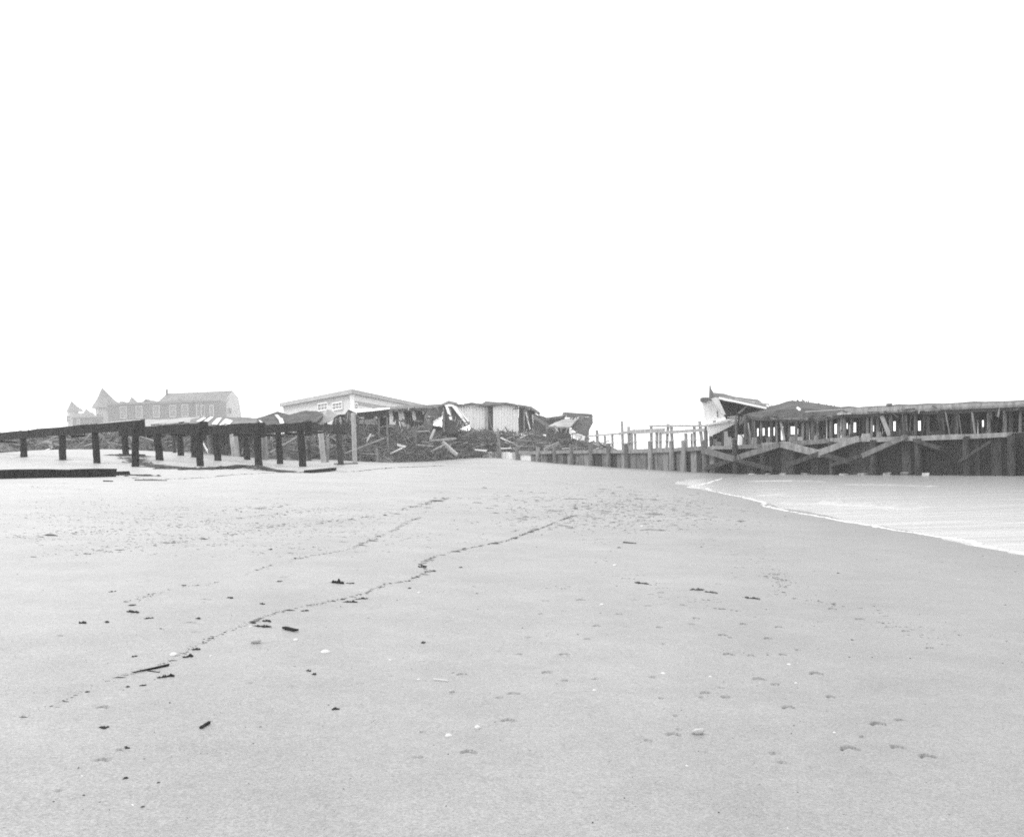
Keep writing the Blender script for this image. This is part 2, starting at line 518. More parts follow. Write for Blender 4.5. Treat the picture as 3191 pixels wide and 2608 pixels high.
# ================================================================== LEFT: bents of the ruined boardwalk
def bent(label, beam_pts, zb, thick, posts, mats=(M_tar, M_tar)):
    (xa, ya), (xb, yb) = beam_pts
    Da, Db = Dz(xa, ya, zb), Dz(xb, yb, zb)
    A, B = W(xa, ya, Da), W(xb, yb, Db)
    rt = thing('pile_bent', (B.x, B.y, gz(B.x, B.y)), label, 'timber bent', 'timber bents of the ruined boardwalk')
    t = thick * pxm((Da + Db) / 2)
    bar('cap_beam', A, B, 0.36, t, mats[0], rt, rag=0.12, seg=14)
    AB = B - A
    for f0 in (random.uniform(.1, .3), random.uniform(.45, .65), random.uniform(.75, .95)):      # splintered remains of the decking on the cap
        q = A + AB * f0 + Vector((0, 0, t * .5))
        dd = Vector((random.uniform(.5, 1), random.uniform(-.3, .6), random.uniform(-.1, .25))).normalized()
        bar('splinter', q - dd * .3 + Vector((0, 0, -.05)), q + dd * random.uniform(.2, .9), random.uniform(.08, .2), .05, mats[0], rt, rag=.12, taper=.4)
    for f0 in (.33, .66):                                    # a broken stringer stub hung under the cap
        q = A + AB * (f0 + random.uniform(-.08, .08)) - Vector((0, 0, t * .55))
        bar('stringer_stub', q + Vector((-.1, .1, -.07)), q + Vector((random.uniform(.4, 1.3), .25, -.1 + random.uniform(-.15, .05))), .16, .16, mats[0], rt, rag=.15, taper=.7)
    e = B + Vector((0, -.02, 0))
    bar('end_block', e + Vector((0, 0, t * .55)), e - Vector((0, 0, t * random.uniform(.8, 1.3))), .4, .34, mats[0], rt, up=(0, 1, 0), rag=.08)
    for (xt, xbse, w) in posts:
        f = min(max((xt - xa) / (xb - xa), 0.0), 1.0)
        # perspective-correct distance along the cap
        k = uv(xt, ya + (yb - ya) * f)[0]
        s = (k * A.y - A.x) / ((B.x - A.x) - k * (B.y - A.y))
        s = min(max(s, 0.01), 0.99)
        T = A.lerp(B, s)
        xw = uv(xbse, 1445)[0] * T.y
        Bs = Vector((xw, T.y, gz(xw, T.y) - 0.5))
        T = T - Vector((0, 0, t * 0.35))
        r = w * pxm(T.y) / 2
        tube('pile', Bs, T, r * 1.05, r * 0.93, mats[1], rt, n=9, rings=9, rough=0.1)
    return rt
bent('long dark cap beam running out of view at the left end of the ruined boardwalk', ((-150,1372),(437,1324)), 3.32, 24,
     [(-70,-66,21),(72,76,21),(194,196,22),(296,304,21),(421,422,22)])
bent('dark timber bent standing second from the left in the ruined boardwalk', ((380,1347),(636,1331)), 3.32, 25,
     [(388,394,20),(489,500,23),(620,624,22)])
bent('middle timber bent of the ruined boardwalk in front of the striped roof', ((545,1349),(814,1331)), 3.32, 27,
     [(560,566,20),(602,607,19),(669,682,22),(800,808,23)])
bent('fourth timber bent with a thick cap beam before the humped black roof', ((735,1345),(962,1328)), 3.32, 24,
     [(764,772,20),(866,874,20),(936,945,23)])
bent('rightmost greyer timber bent of the ruined boardwalk beside the lumber heap', ((925,1335),(1078,1331)), 3.32, 20,
     [(1054,1063,18)], (M_dark, M_dark))
# end blocks left bolted on two of the caps
for (px, py, z) in ((388,1352,3.0),):
    p = W(px - 3, py, Dz(380, 1347, 3.32) + 0.2)
def lone_pile(label, xt, yt, xb, D, w, m):
    T = W(xt, yt, D); xw = uv(xb, 1443)[0] * D
    B_ = Vector((xw, D, gz(xw, D) - 0.4))
    r = w * pxm(D) / 2
    o = tube('timber_pile', B_, T, r * 1.08, r, m, n=9, rings=6, rough=0.07)
    settle(o)
    return tag(o, label, 'pile', 'bleached piles behind the boardwalk')
lone_pile('pale weathered pile partly hidden behind the middle timber bent', 651, 1352, 658, 78, 14, M_grey)
lone_pile('broad bleached pile between the third and fourth timber bents', 727, 1352, 738, 76, 25, M_pale)
lone_pile('leaning bleached pile right of the fourth timber bent', 998, 1338, 1010, 74, 16, M_pale)
lone_pile('thin grey pile close beside the leaning bleached pile', 1022, 1366, 1020, 75, 8, M_grey)
lone_pile('tall bleached pile rising above the cap beams before the lumber heap', 1101, 1288, 1106, 77, 14, M_pale)
lone_pile('slim grey pile showing between the fourth and fifth bents', 905, 1352, 909, 79, 15, M_grey)
lone_pile('grey pile standing just right of the third bent front pile', 822, 1350, 828, 73, 17, M_grey)
lone_pile('slender pale pile between the grey pile and the fourth bent', 846, 1356, 850, 77, 9, M_pale)
lone_pile('thin dark pile close behind the fourth bent front pile', 962, 1372, 965, 76, 13, M_dark)
lone_pile('dark pile far back behind the second bent', 540, 1352, 545, 76, 10, M_dark)
lone_pile('short stubby pale pile at the foot of the lumber heap', 1172, 1395, 1174, 86, 10, M_grey)
lone_pile('grey pile standing in the lumber heap under the black panel', 1292, 1330, 1290, 94, 14, M_mid)
lone_pile('pale leaning pile in the lumber heap below the white walls', 1550, 1344, 1560, 99.5, 9, M_grey)

# heavy timbers lying on the sand by the bents
def lying(label, a, b, h_px, w, m, name='driftwood_timber', group='timbers lying by the boardwalk'):
    A, B = hit(*a), hit(*b)
    t = h_px * pxm((A.y + B.y) / 2)
    o = bar(name, A + Vector((0, 0, t * 0.4)), B + Vector((0, 0, t * 0.4)), w, t, m, rag=0.1, seg=6)
    settle(o)
    return tag(o, label, 'timber', group)
lying('massive black timber lying at the left edge of the sand', (-150,1494), (343,1484), 28, 0.7, M_tar)
lying('splintered black end of timber tapering onto the sand', (335,1481), (388,1478), 11, 0.5, M_tar)
lying('long thin dark timber behind the massive black one', (90,1442), (348,1440), 8, 0.3, M_dark)
lying('short dark stump of wood by the second bent pile', (322,1437), (344,1438), 16, 0.5, M_tar)
lying('low dark board along the sand by the second bent', (372,1462), (452,1461), 5, 0.2, M_dark)
lying('narrow dark board reaching toward the third bent', (560,1463), (650,1462), 5, 0.2, M_dark)
lying('dark board lying between the third and fourth bents', (672,1462), (760,1459), 7, 0.3, M_dark)
lying('thick black baulk lying right of the fourth bent', (956,1454), (1040,1453), 9, 0.35, M_tar)
lying('long slim pole lying under the first bent', (335,1421), (470,1436), 4, 0.15, M_dark)
lying('dark plank lying by the third bent front pile', (800,1458), (868,1457), 5, 0.25, M_dark)
lying('short pale board at the foot of the leaning pile', (1045,1448), (1110,1446), 5, 0.25, M_mid)

# ================================================================== rubble and loose planks
PLANKS = {}
TONE = {'wet_timber': 'near black', 'weathered_timber': 'dark grey', 'grey_timber': 'grey', 'bleached_timber': 'bleached pale', 'white_paint': 'white painted', 'dirty_white_paint': 'dirty white', 'tarred_timber': 'black'}
def heap(name, label, cols, depth, m, group, zones, n_planks, n_bits, lens=(0.9, 3.4), tones=None, chaos=1.0):
    """cols: (px, top py, base D, base py or None)"""
    base, top, back = [], [], []
    for (px, pt, D, pb) in cols:
        x = uv(px, 1430)[0] * D
        g = gz(x, D)
        b = W(px, pb, D) if pb else Vector((x, D, g - 0.1))
        base.append(b)
        top.append(W(px, pt, D + depth * 0.55))
        tb = W(px, pt, D + depth * 1.3); back.append(Vector((tb.x, tb.y, min(g, tb.z) - 0.3)))
    mids = [b.lerp(t, .55) + Vector((0, 0, 0.12 * (t.z - b.z))) for b, t in zip(base, top)]
    rows = [base, mids, top, back]
    # dense grid with rubble relief
    R, NC, NRW = [], 40, 9
    def prow(r, f):
        k = f * (len(r) - 1); i = min(int(k), len(r) - 2)
        return r[i].lerp(r[i + 1], k - i)
    nc = max(30, int((base[-1] - base[0]).length / 0.35))
    vs, fs = [], []
    fr = [0, .35, .7, 1, 1.3, 1.6, 1.9, 2.2, 2.6, 3]
    for a in fr:
        i = min(int(a), 2)
        for j in range(nc + 1):
            f = j / nc
            p = prow(rows[i], f).lerp(prow(rows[i + 1], f), a - i)
            p += mnoise.noise_vector(p * 1.3) * 0.22 * chaos
            vs.append(p)
    for i in range(len(fr) - 1):
        for j in range(nc):
            q = i * (nc + 1) + j
            fs.append((q, q + 1, q + nc + 2, q + nc + 1))
    mound = mesh_obj(name, vs, fs, m)
    tag(mound, label, kind='stuff')
    def surf(f, a):
        i = min(int(a), 2)
        return prow(rows[i], f).lerp(prow(rows[i + 1], f), a - i)
    tones = tones or [(M_dark, 4), (M_mid, 7), (M_grey, 4), (M_pale, 1.5), (M_white, .4)]
    tm = [t[0] for t in tones]; tw = [t[1] for t in tones]
    for k in range(n_planks):
        f, a = random.random(), random.choice((random.uniform(0, 1), random.uniform(0.2, 2.0)))
        p = surf(f, a)
        L_ = random.uniform(*lens) * random.choice((.6, 1, 1))
        ang = random.gauss(0, .55)
        tilt = random.gauss(0, .3) if random.random() < .8 else random.uniform(-1.1, 1.1)
        d = Vector((math.cos(ang) * math.cos(tilt), math.sin(ang) * math.cos(tilt), math.sin(tilt)))
        p = p + Vector((0, -random.uniform(0.0, 0.5), random.uniform(.02, .3)))
        A, B = p - d * L_ / 2, p + d * L_ / 2
        for q in (A, B):
            lowest = gz(q.x, q.y) + .03
            if q.z < lowest: q.z = lowest
        w = random.choice((.07, .1, .13, .19)); t = random.choice((.03, .04, .07))
        mm = random.choices(tm, tw)[0]
        o = settle(bar('broken_plank', A, B, w, t, mm, rag=0.12, up=(random.uniform(-.6, .6), random.uniform(-1, 0), 1)))
        way = 'tilted ' if abs(d.z) > .5 else ''
        tag(o, '%s%s %s plank %s' % (way, 'long' if L_ > 2.2 else 'short' if L_ < 1.2 else 'medium', TONE[mm.name], zones[min(int(f * len(zones)), len(zones) - 1)]), 'plank', group)
    for mi in range(2):
        J = Joined()
        for k in range(n_bits // 2):
            f, a = random.random(), random.uniform(0, 2.2)
            p = surf(f, a) + Vector((random.uniform(-.3, .3), random.uniform(-.4, .1), random.uniform(0, .25)))
            p.z = max(p.z, gz(p.x, p.y) + .02)
            L_ = random.uniform(.25, 1.3)
            d = Vector((random.gauss(0, 1), random.gauss(0, .6), random.gauss(0, .45))).normalized()
            J.add(bar_geo(p - d * L_ / 2, p + d * L_ / 2, random.uniform(.03, .12), random.uniform(.02, .05), rag=.05))
        tag(J.build('splintered_wood', (M_mid, M_grey)[mi]), ('dark' if mi == 0 else 'grey') + ' splintered wood strewn over ' + label.split(' of ')[-1], kind='stuff')

heap('debris_bank', 'dark bank of storm debris behind the left piles',
     [(-420,1356,88,None),(-200,1352,86,None),(60,1352,84,None),(200,1350,82,None),(260,1352,80,None),(330,1352,80,None),(430,1345,80,None),(540,1345,82,None),(640,1350,80,None),(740,1350,76,None),(860,1350,74.5,None),(960,1345,75,None)],
     7, M_rub, 'planks in the debris bank behind the left piles', ['in the debris bank behind the leftmost bent', 'in the debris bank behind the second bent', 'in the debris bank behind the middle bent', 'in the debris bank behind the fourth bent'], 85, 1100)
heap('lumber_heap', 'tangled lumber heap of smashed boards in front of the long wrecked roof',
     [(960,1345,80,None),(1060,1338,82,None),(1150,1334,86,None),(1230,1336,90,None),(1310,1338,93,None),(1380,1340,96,None),(1440,1348,98,None),(1500,1352,100,None)],
     8, M_rub, 'planks in the lumber heap below the wrecked roof', ['in the lumber heap beside the rightmost bent', 'in the lumber heap by the tall bleached pile', 'in the lumber heap below the porch roof', 'in the lumber heap below the arcade', 'in the lumber heap below the fanned planks'], 125, 2600)
heap('timber_bank', 'dark bank of smashed timber below the two white walls',
     [(1440,1350,101,None),(1500,1347,102,None),(1560,1349,102,None),(1620,1353,101,1408),(1690,1354,99,1408),(1760,1366,97,1412),(1830,1384,94,1414),(1900,1394,91,1416)],
     7, M_rub, 'planks in the timber bank below the white walls', ['on the timber bank below the left white wall', 'on the timber bank below the right white wall', 'on the timber bank before the low grey wreckage', 'on the timber bank at the foot of the overturned shed'], 80, 1300)

def log(label, a, b, D0, D1, w, m, name='fallen_timber', cat='timber', group='timbers across the lumber heap'):
    o = settle(bar(name, W(a[0], a[1], D0), W(b[0], b[1], D1), w * pxm(D0), w * pxm(D0), m, rag=.08, seg=3))
    return tag(o, label, cat, group)
log('thick pale timber sliding off the heap onto the sand', (1380,1378), (1424,1417), 95, 94, 9, M_pale)
log('pale timber propped like a ramp across the heap', (1345,1372), (1420,1366), 95, 96, 6, M_pale)
log('upright grey prop leaning right below the black panel', (1340,1372), (1354,1340), 94, 95, 6, M_pale)
log('long grey pole slanting across the left of the heap', (1075,1412), (1195,1367), 82, 85, 4, M_grey)
log('second slanting pole, higher and shorter, left of the heap', (1143,1376), (1156,1352), 84, 85, 4, M_pale)
log('pale timber lying along the bank by the bulkhead posts', (1695,1402), (1742,1380), 95, 96, 9, M_grey)
log('pale board resting near the foot of the crest', (1505,1422), (1545,1412), 98.5, 99, 5, M_grey)
log('bleached board lying level on the crest beside the first bulkhead post', (1478,1401), (1518,1404), 99, 99, 5, M_white)
log('white scrap of board lodged in the middle of the heap', (1238,1386), (1265,1392), 91, 91, 7, M_white)
log('long white board lying flat below the torn white boards', (1298,1386), (1350,1390), 93.5, 94, 5, M_pale)

# ================================================================== FAR LEFT: hotels in the haze
HD = 400.0
def window_at(parent, px0, py0, px1, py1, D, nx_=1, ny_=2, m=None, fm=None, fr=.22):
    a = W(px0, py1, D); b = W(px1, py0, D)
    x0, x1 = min(a.x, b.x), max(a.x, b.x); z0, z1 = min(a.z, b.z), max(a.z, b.z)
    J = Joined()
    y0, y1 = D - .25, D + .1
    J.add(box_geo((x0, y0, z0), (x0 + fr, y1, z1))); J.add(box_geo((x1 - fr, y0, z0), (x1, y1, z1)))
    J.add(box_geo((x0 + fr, y0, z1 - fr * 1.3), (x1 - fr, y1, z1))); J.add(box_geo((x0 + fr, y0 - .15, z0), (x1 - fr, y1, z0 + fr * 1.3)))
    for k in range(1, ny_):
        zz = z0 + (z1 - z0) * k / ny_
        J.add(box_geo((x0 + fr, y0 + .06, zz - .06), (x1 - fr, y1, zz + .06)))
    for k in range(1, nx_):
        xx = x0 + (x1 - x0) * k / nx_
        J.add(box_geo((xx - .05, y0 + .08, z0 + fr * 1.3), (xx + .05, y1 - .01, z1 - fr * 1.3)))
    w = J.build('window', fm or M_cream, parent)
    v, f = box_geo((x0 + fr, D - .06, z0 + fr * 1.3), (x1 - fr, D + .04, z1 - fr * 1.3))
    mesh_obj('pane', v, f, m or M_glass, w)
    return w
def ground_below(p): return Vector((p.x, p.y, gz(p.x, p.y)))

p = W(500, 1320, HD)
hotel = thing('hotel_wing', ground_below(p), 'long shingled hotel wing with a row of white framed windows in the haze', 'hotel')
def wall_px(name, pix, D, m, parent, th, bottom=1445):
    """a wall whose foot runs on down to the ground"""
    pts = [W(a, b, D) for a, b in pix]
    lo = gz(pts[0].x, D) - .5
    pts = [Vector((pts[0].x, D, lo))] + pts + [Vector((pts[-1].x, D, lo))]
    return slab(name, pts, th, m, parent, (0, 1, 0))
wall_px('wall', [(335,1263),(608,1252)], HD, M_brick, hotel, 14)
slab('cornice', [W(330,1263,HD-.8), W(330,1256,HD-.8), W(612,1246,HD-.8), W(612,1252.5,HD-.8)], 15, M_hroof, hotel, (0,1,0))
for (a, b, t) in ((372,384,1251),(452,478,1248)):
    v, f = slab_geo([W(a,1262,HD+1), W(a,t,HD+1), W(b,t,HD+1), W(b,1260,HD+1)], 2.5, (0,1,0)); fixn(mesh_obj('chimney', v, f, M_hroof, hotel))
for c in (385, 434, 488, 539, 577):
    window_at(hotel, c - 10, 1266 - (c - 385) * .03, c + 10, 1305 - (c - 385) * .03, HD, 1, 2)
# rounded corner bay of the wing
bay = []
for k in range(9):
    th = math.pi * k / 8
    bay.append((648 - 40 * math.cos(th), HD - 2.6 * math.sin(th)))
zt, zb = W(648, 1252, HD).z, gz(W(648, 1300, HD).x, HD) - .5
ring = [Vector((uv(px, 1290)[0] * HD, yy, 0)) for px, yy in bay]
ring += [ring[-1] + Vector((0, 8, 0)), ring[0] + Vector((0, 8, 0))]
vs = [Vector((q.x, q.y, zb)) for q in ring] + [Vector((q.x, q.y, zt)) for q in ring]
n = len(ring)
fixn(mesh_obj('bay', vs, [tuple(range(n)), tuple(range(2 * n - 1, n - 1, -1))] + [(i, (i + 1) % n, n + (i + 1) % n, n + i) for i in range(n)], M_brick, hotel))
for c in (619, 633, 660):
    window_at(hotel, c - 6, 1262, c + 6, 1298, HD - 2.75 + abs(c - 648) * .03, 1, 2)
ring2 = [Vector((q.x, q.y - .5, 0)) for q in ring]
vs = [Vector((q.x, q.y, zt + .02)) for q in ring2] + [Vector((q.x, q.y, zt + .5)) for q in ring2]
fixn(mesh_obj('cornice', vs, [tuple(range(n)), tuple(range(2 * n - 1, n - 1, -1))] + [(i, (i + 1) % n, n + (i + 1) % n, n + i) for i in range(n)], M_hroof, hotel))

GD = HD + 16
p = W(640, 1320, GD)
gam = thing('gambrel_house', ground_below(p), 'big house with a broad gambrel roof and one chimney behind the hotel wing', 'house')
# roof: near slope seen broadside, gambrel gable end turned to the right
rl, rr = W(520,1226,GD+6), W(725,1217,GD+6)
el, er = W(488,1256,GD), W(700,1262,GD)
slab('roof', [el, rl, rr, er], .5, M_hroof, gam)
g0 = [W(700,1330,GD), W(697,1262,GD), W(712,1236,GD+3), W(725,1217,GD+6), W(744,1241,GD+9), W(753,1296,GD+11), W(756,1330,GD+11)]
g0[0].z = gz(g0[0].x, GD) - .5; g0[-1].z = g0[0].z
slab('gable_wall', g0, .4, M_cream, gam, (-.6, .8, 0))
wl = [W(488,1256,GD+.6), W(699,1262,GD+.6)]
slab('wall', [Vector((wl[0].x, wl[0].y, g0[0].z)), wl[0], wl[1], Vector((wl[1].x, wl[1].y, g0[0].z))], .4, M_brick, gam, (0, 1, 0))
slab('roof', [rl + Vector((0, .3, -.2)), rr + Vector((0, .3, -.2)), W(744,1241,GD+9.2), W(545,1250,GD+12)], .5, M_hroof, gam, (0, .2, -1))
c = W(520, 1228, GD + 5)
v, f = box_geo((c.x - .35, c.y - .3, c.z - 1.5), (c.x + .35, c.y + .5, W(520, 1213, GD + 5).z)); mesh_obj('chimney', v, f, M_brick, gam)
window_at(gam, 712, 1270, 722, 1290, GD + 2.6, 1, 2)

def turret(label, apex, eave_l, eave_r, wall_l, wall_r, wall_b, D, win=None):
    p = W((wall_l + wall_r) / 2, 1320, D)
    t = thing('turret_house', ground_below(p), label, 'house', 'turreted houses in the haze')
    l, r = W(*eave_l, D), W(*eave_r, D)
    half = (r.x - l.x) / 2; cx_, z0 = (l.x + r.x) / 2, min(l.z, r.z)
    a = W(*apex, D + half)
    base = [Vector((cx_ + half * math.cos(k * math.pi / 4 + math.pi / 8) * 1.06, D + half + half * math.sin(k * math.pi / 4 + math.pi / 8), z0)) for k in range(8)]
    mid = [q.lerp(Vector((a.x, a.y, q.z)), .5) + Vector((0, 0, (a.z - z0) * .42)) for q in base]
    vs = base + mid + [Vector((a.x, D + half, a.z))]
    fs = [(i, (i + 1) % 8, 8 + (i + 1) % 8, 8 + i) for i in range(8)] + [(8 + i, 8 + (i + 1) % 8, 16) for i in range(8)] + [tuple(range(7, -1, -1))]
    mesh_obj('roof', vs, fs, M_hroof, t)
    wl_, wr_ = W(wall_l, 1290, D).x, W(wall_r, 1290, D).x
    hw = (wr_ - wl_) / 2; c2 = (wl_ + wr_) / 2
    lo = gz(c2, D) - .5
    poly = [(c2 + hw * 1.04 * math.cos(k * math.pi / 4 + math.pi / 8), D + half + hw * 1.04 * math.sin(k * math.pi / 4 + math.pi / 8)) for k in range(8)]
    vs = [Vector((x, y, lo)) for x, y in poly] + [Vector((x, y, z0 + .05)) for x, y in poly]
    fs = [(i, (i + 1) % 8, 8 + (i + 1) % 8, 8 + i) for i in range(8)]
    mesh_obj('wall', vs, fs, M_cream, t)
    if win:
        window_at(t, *win, D + half - hw - .1, 2, 2, fm=M_cream)
    return t
for (a, b, t, ap) in ((440, 466, 1262, 1243), (548, 572, 1258, 1240)):      # gabled dormers in the wing's roof
    slab('dormer', [W(a, t - 6, HD + 1), W((a + b) / 2, ap, HD + 1), W(b, t - 7, HD + 1)], 5, M_hroof, hotel, (0, 1, 0))
pl = W(245, 1310, HD + 18)
low = thing('low_house', ground_below(pl), 'low hazy house joining the two turrets left of the hotel', 'house')
wall_px('wall', [(226,1300),(296,1298)], HD + 18, M_brick, low, 8)
slab('roof', [W(222,1302,HD+17.4), W(238,1288,HD+20), W(290,1285,HD+20), W(300,1299,HD+17.4)], .5, M_hroof, low)
window_at(low, 240, 1306, 250, 1322, HD + 17.9, 1, 2, fm=M_cream)
turret('tall turret with a broad pointed roof left of the hotel wing', (318,1208), (270,1268), (368,1268), 281, 338, 1317, HD + 30, (302,1288,318,1311))
turret('smaller turret with a pointed roof at the far left in fog', (222,1249), (198,1280), (250,1280), 200, 233, 1330, HD + 55, (208,1295,222,1316))
turret('tiny pointed dormer roof between the two turrets', (268,1272), (252,1290), (284,1290), 254, 282, 1330, HD + 70)
turret('small pointed roof rising over the left of the hotel wing', (410,1236), (388,1260), (431,1260), 394, 425, 1300, HD + 40)

# ================================================================== flat-roofed hall
HZ = 8.95
hc, hl, hr = (1096,1212), (870,1256), (1330,1262)
Pc, Pl, Pr = [W(a, b, Dz(a, b, HZ)) for a, b in (hc, hl, hr)]
hall = thing('beach_hall', ground_below(Pc), 'large pale flat roofed hall with small paned windows behind the wreckage', 'hall')
back = Pl + (Pr - Pc)
th = 14 * pxm(Pc.y)
def down(p, d): return Vector((p.x, p.y, p.z - d))
rp = [Pc, Pl, back, Pr]
cen = sum(rp, Vector()) / 4
vs = [down(q, th) for q in rp] + rp
fixn(mesh_obj('roof', vs, [(3,2,1,0),(4,5,6,7)] + [(i, (i + 1) % 4, 4 + (i + 1) % 4, 4 + i) for i in range(4)], mat('hall_roof', .34, .15, .6), hall))
wq = [cen + (q - cen) * .955 for q in rp]
lo = gz(Pc.x, Pc.y) - .5
def quad_wall(name, a, b, ztop, m, parent, th_=.3):
    pts = [Vector((a.x, a.y, lo)), Vector((a.x, a.y, ztop)), Vector((b.x, b.y, ztop)), Vector((b.x, b.y, lo))]
    return slab(name, pts, th_, m, parent)
quad_wall('side_wall', wq[1], wq[0], HZ - th - .01, M_hall_shade, hall)
quad_wall('front_wall', wq[0], wq[3], HZ - th - .01, M_hall_lit, hall)
slab('frieze', [Vector((a.x, a.y - .12, zz)) for a, zz in ((wq[0], HZ-th-1.2),(wq[0], HZ-th-.7),(wq[3], HZ-th-.7),(wq[3], HZ-th-1.2))], .1, M_roofp, hall)
bar('corner_board', Vector((wq[0].x, wq[0].y - .15, lo)), Vector((wq[0].x, wq[0].y - .15, HZ - th - .02)), .5, .12, M_white, hall)
def wall_win(parent, a, b, px0, py0, px1, py1, nxp, nyp=2):
    """a paned window set on the wall running from a to b"""
    def on(px, py):
        k = uv(px, py)[0]
        s = (k * a.y - a.x) / ((b.x - a.x) - k * (b.y - a.y))
        y = a.y + (b.y - a.y) * s
        return W(px, py, y)
    pm = (py0 + py1) / 2
    l, r = on(px0, pm), on(px1, pm)
    zt_, zb_ = on((px0 + px1) / 2, py0).z, on((px0 + px1) / 2, py1).z
    d = (r - l); d.z = 0; L_ = d.length; d.normalize()
    nrm = Vector((d.y, -d.x, 0))
    if nrm.y > 0: nrm = -nrm
    def P(s, z, o): return Vector((l.x, l.y, 0)) + d * s + nrm * o + Vector((0, 0, z))
    def bx(J, s0, s1, z0, z1, o0, o1):
        v = [P(s0,z0,o1),P(s1,z0,o1),P(s1,z0,o0),P(s0,z0,o0),P(s0,z1,o1),P(s1,z1,o1),P(s1,z1,o0),P(s0,z1,o0)]
        J.add((v, [(3,2,1,0),(4,5,6,7),(0,1,5,4),(1,2,6,5),(2,3,7,6),(3,0,4,7)]))
    J = Joined(); fr = .12
    bx(J, -fr, 0, zb_ - fr, zt_ + fr, .02, .2); bx(J, L_, L_ + fr, zb_ - fr, zt_ + fr, .02, .2)
    bx(J, 0, L_, zt_, zt_ + fr, .02, .2); bx(J, 0, L_, zb_ - fr, zb_, .02, .24)
    for k in range(1, nxp): bx(J, L_ * k / nxp - .04, L_ * k / nxp + .04, zb_, zt_, .03, .16)
    for k in range(1, nyp): bx(J, 0, L_, zb_ + (zt_ - zb_) * k / nyp - .03, zb_ + (zt_ - zb_) * k / nyp + .03, .03, .14)
    w = J.build('window', M_white, parent)
    fixn(w)
    for i in range(nxp):
        K_ = Joined()
        bx(K_, L_ * i / nxp + .04, L_ * (i + 1) / nxp - .04, zb_, zt_, .0, .08)
        fixn(K_.build('pane', M_glass, w))
wall_win(hall, wq[1], wq[0], 995, 1258, 1024, 1277, 3)
wall_win(hall, wq[1], wq[0], 1041, 1256, 1069, 1274, 3)
wall_win(hall, wq[0], wq[3], 1102, 1259, 1110, 1274, 1)

# ================================================================== collapsed roofs, left of centre
def base_of(px, D):
    x = uv(px, 1430)[0] * D
    return Vector((x, D, gz(x, D)))
o = thing('collapsed_roof', base_of(460, 88), 'long pale sagging roof lying behind the dark bents, below the hotel', 'roof', 'collapsed roofs')
loft('roof_sheet', [[W(a,b,86) for a,b in ((250,1332),(330,1330),(434,1330),(530,1322),(620,1312))],
                    [W(a,b,90) for a,b in ((250,1324),(330,1318),(434,1309),(530,1304),(622,1299))]], M_roofp, o, .25, rag=.15)
for (a, b) in (((250,1336),(250,1392)),((330,1334),(332,1390)),((440,1332),(440,1385)),((530,1324),(532,1385)),((612,1314),(612,1390))):
    q = W(a[0], a[1], 87.5); bar('post', Vector((q.x, q.y, gz(q.x, q.y) - .3)), q, .2, .2, M_mid, o)
o = thing('collapsed_roof', base_of(680, 80), 'grey collapsed roof with white stripes bared along its crest', 'roof', 'collapsed roofs')
loft('roof_sheet', [[W(a,b,76) for a,b in ((585,1326),(640,1326),(700,1328),(745,1326),(800,1326))],
                    [W(a,b,79) for a,b in ((596,1305),(648,1297),(690,1297),(735,1299),(800,1305))],
                    [W(a,b,84) for a,b in ((606,1312),(650,1304),(690,1304),(735,1306),(800,1310))]], M_roofg, o, .2, rag=.08)
for pix in (((612,1312),(634,1300),(642,1301),(622,1313)), ((636,1312),(658,1297),(668,1297),(646,1313)), ((660,1320),(676,1303),(691,1301),(676,1321)), ((681,1326),(703,1304),(725,1311),(714,1321)),
            ((637,1327),(640,1316),(645,1315),(643,1326))):
    c0 = sum(p_[1] for p_ in pix) / 4
    pslab('stripe_board', [(a, b, 75.6 + (1325 - b) * .12) for a, b in pix], 0, .06, M_white, o)
for px in (600, 660, 720, 790):
    q = W(px, 1322, 78); bar('post', Vector((q.x, q.y, gz(q.x, q.y) - .3)), q, .22, .22, M_mid, o)
o = thing('collapsed_roof', base_of(900, 88), 'black double humped roof fallen in front of the pale hall', 'roof', 'collapsed roofs')
loft('roof_sheet', [[W(a,b,84) for a,b in ((745,1326),(812,1324),(860,1322),(905,1322),(955,1322),(985,1316),(1004,1298))],
                    [W(a,b,87) for a,b in ((750,1304),(800,1302),(864,1284),(900,1293),(952,1278),(985,1281),(1006,1287))],
                    [W(a,b,93) for a,b in ((750,1310),(800,1308),(864,1292),(905,1298),(952,1287),(985,1290),(1006,1294))]], M_roof, o, .2, rag=.1)
for pix in (((856,1292),(866,1292),(874,1301),(880,1303),(886,1318),(872,1319),(868,1306)), ((806,1308),(812,1310),(824,1321),(816,1322))):
    pslab('torn_board', [(a, b, 83.4 + (1322 - b) * .08) for a, b in pix], 0, .05, M_dirty, o)
for px in (760, 850, 940, 990):
    q = W(px, 1316, 87); bar('post', Vector((q.x, q.y, gz(q.x, q.y) - .3)), q, .22, .22, M_mid, o)
o = thing('torn_sheet', base_of(1015, 87), 'pale torn sheet of roofing peeled up beside the black hump', 'roofing')
loft('roofing', [[W(a,b,d) for a,b,d in ((978,1322,86),(995,1320,86),(1010,1318,86.5),(1030,1309,87))],
                 [W(a,b,d) for a,b,d in ((998,1302,87),(1012,1300,87),(1030,1300,87.5),(1046,1300,88))],
                 [W(a,b,d) for a,b,d in ((1014,1280,88),(1020,1276,88),(1028,1278,88.5),(1052,1293,89))]], M_roofp, o, .05, rag=.05)
pslab('torn_strip', [(1010,1286),(1020,1266),(1031,1264),(1030,1276),(1016,1292)], 88.4, .05, M_white, o)
q = W(1015, 1318, 88); bar('post', Vector((q.x, q.y, gz(q.x, q.y) - .3)), q, .25, .25, M_mid, o)
o = thing('broken_shed', base_of(1065, 86), 'dark broken shed end with a pointed top left of the white porch roof', 'shed')
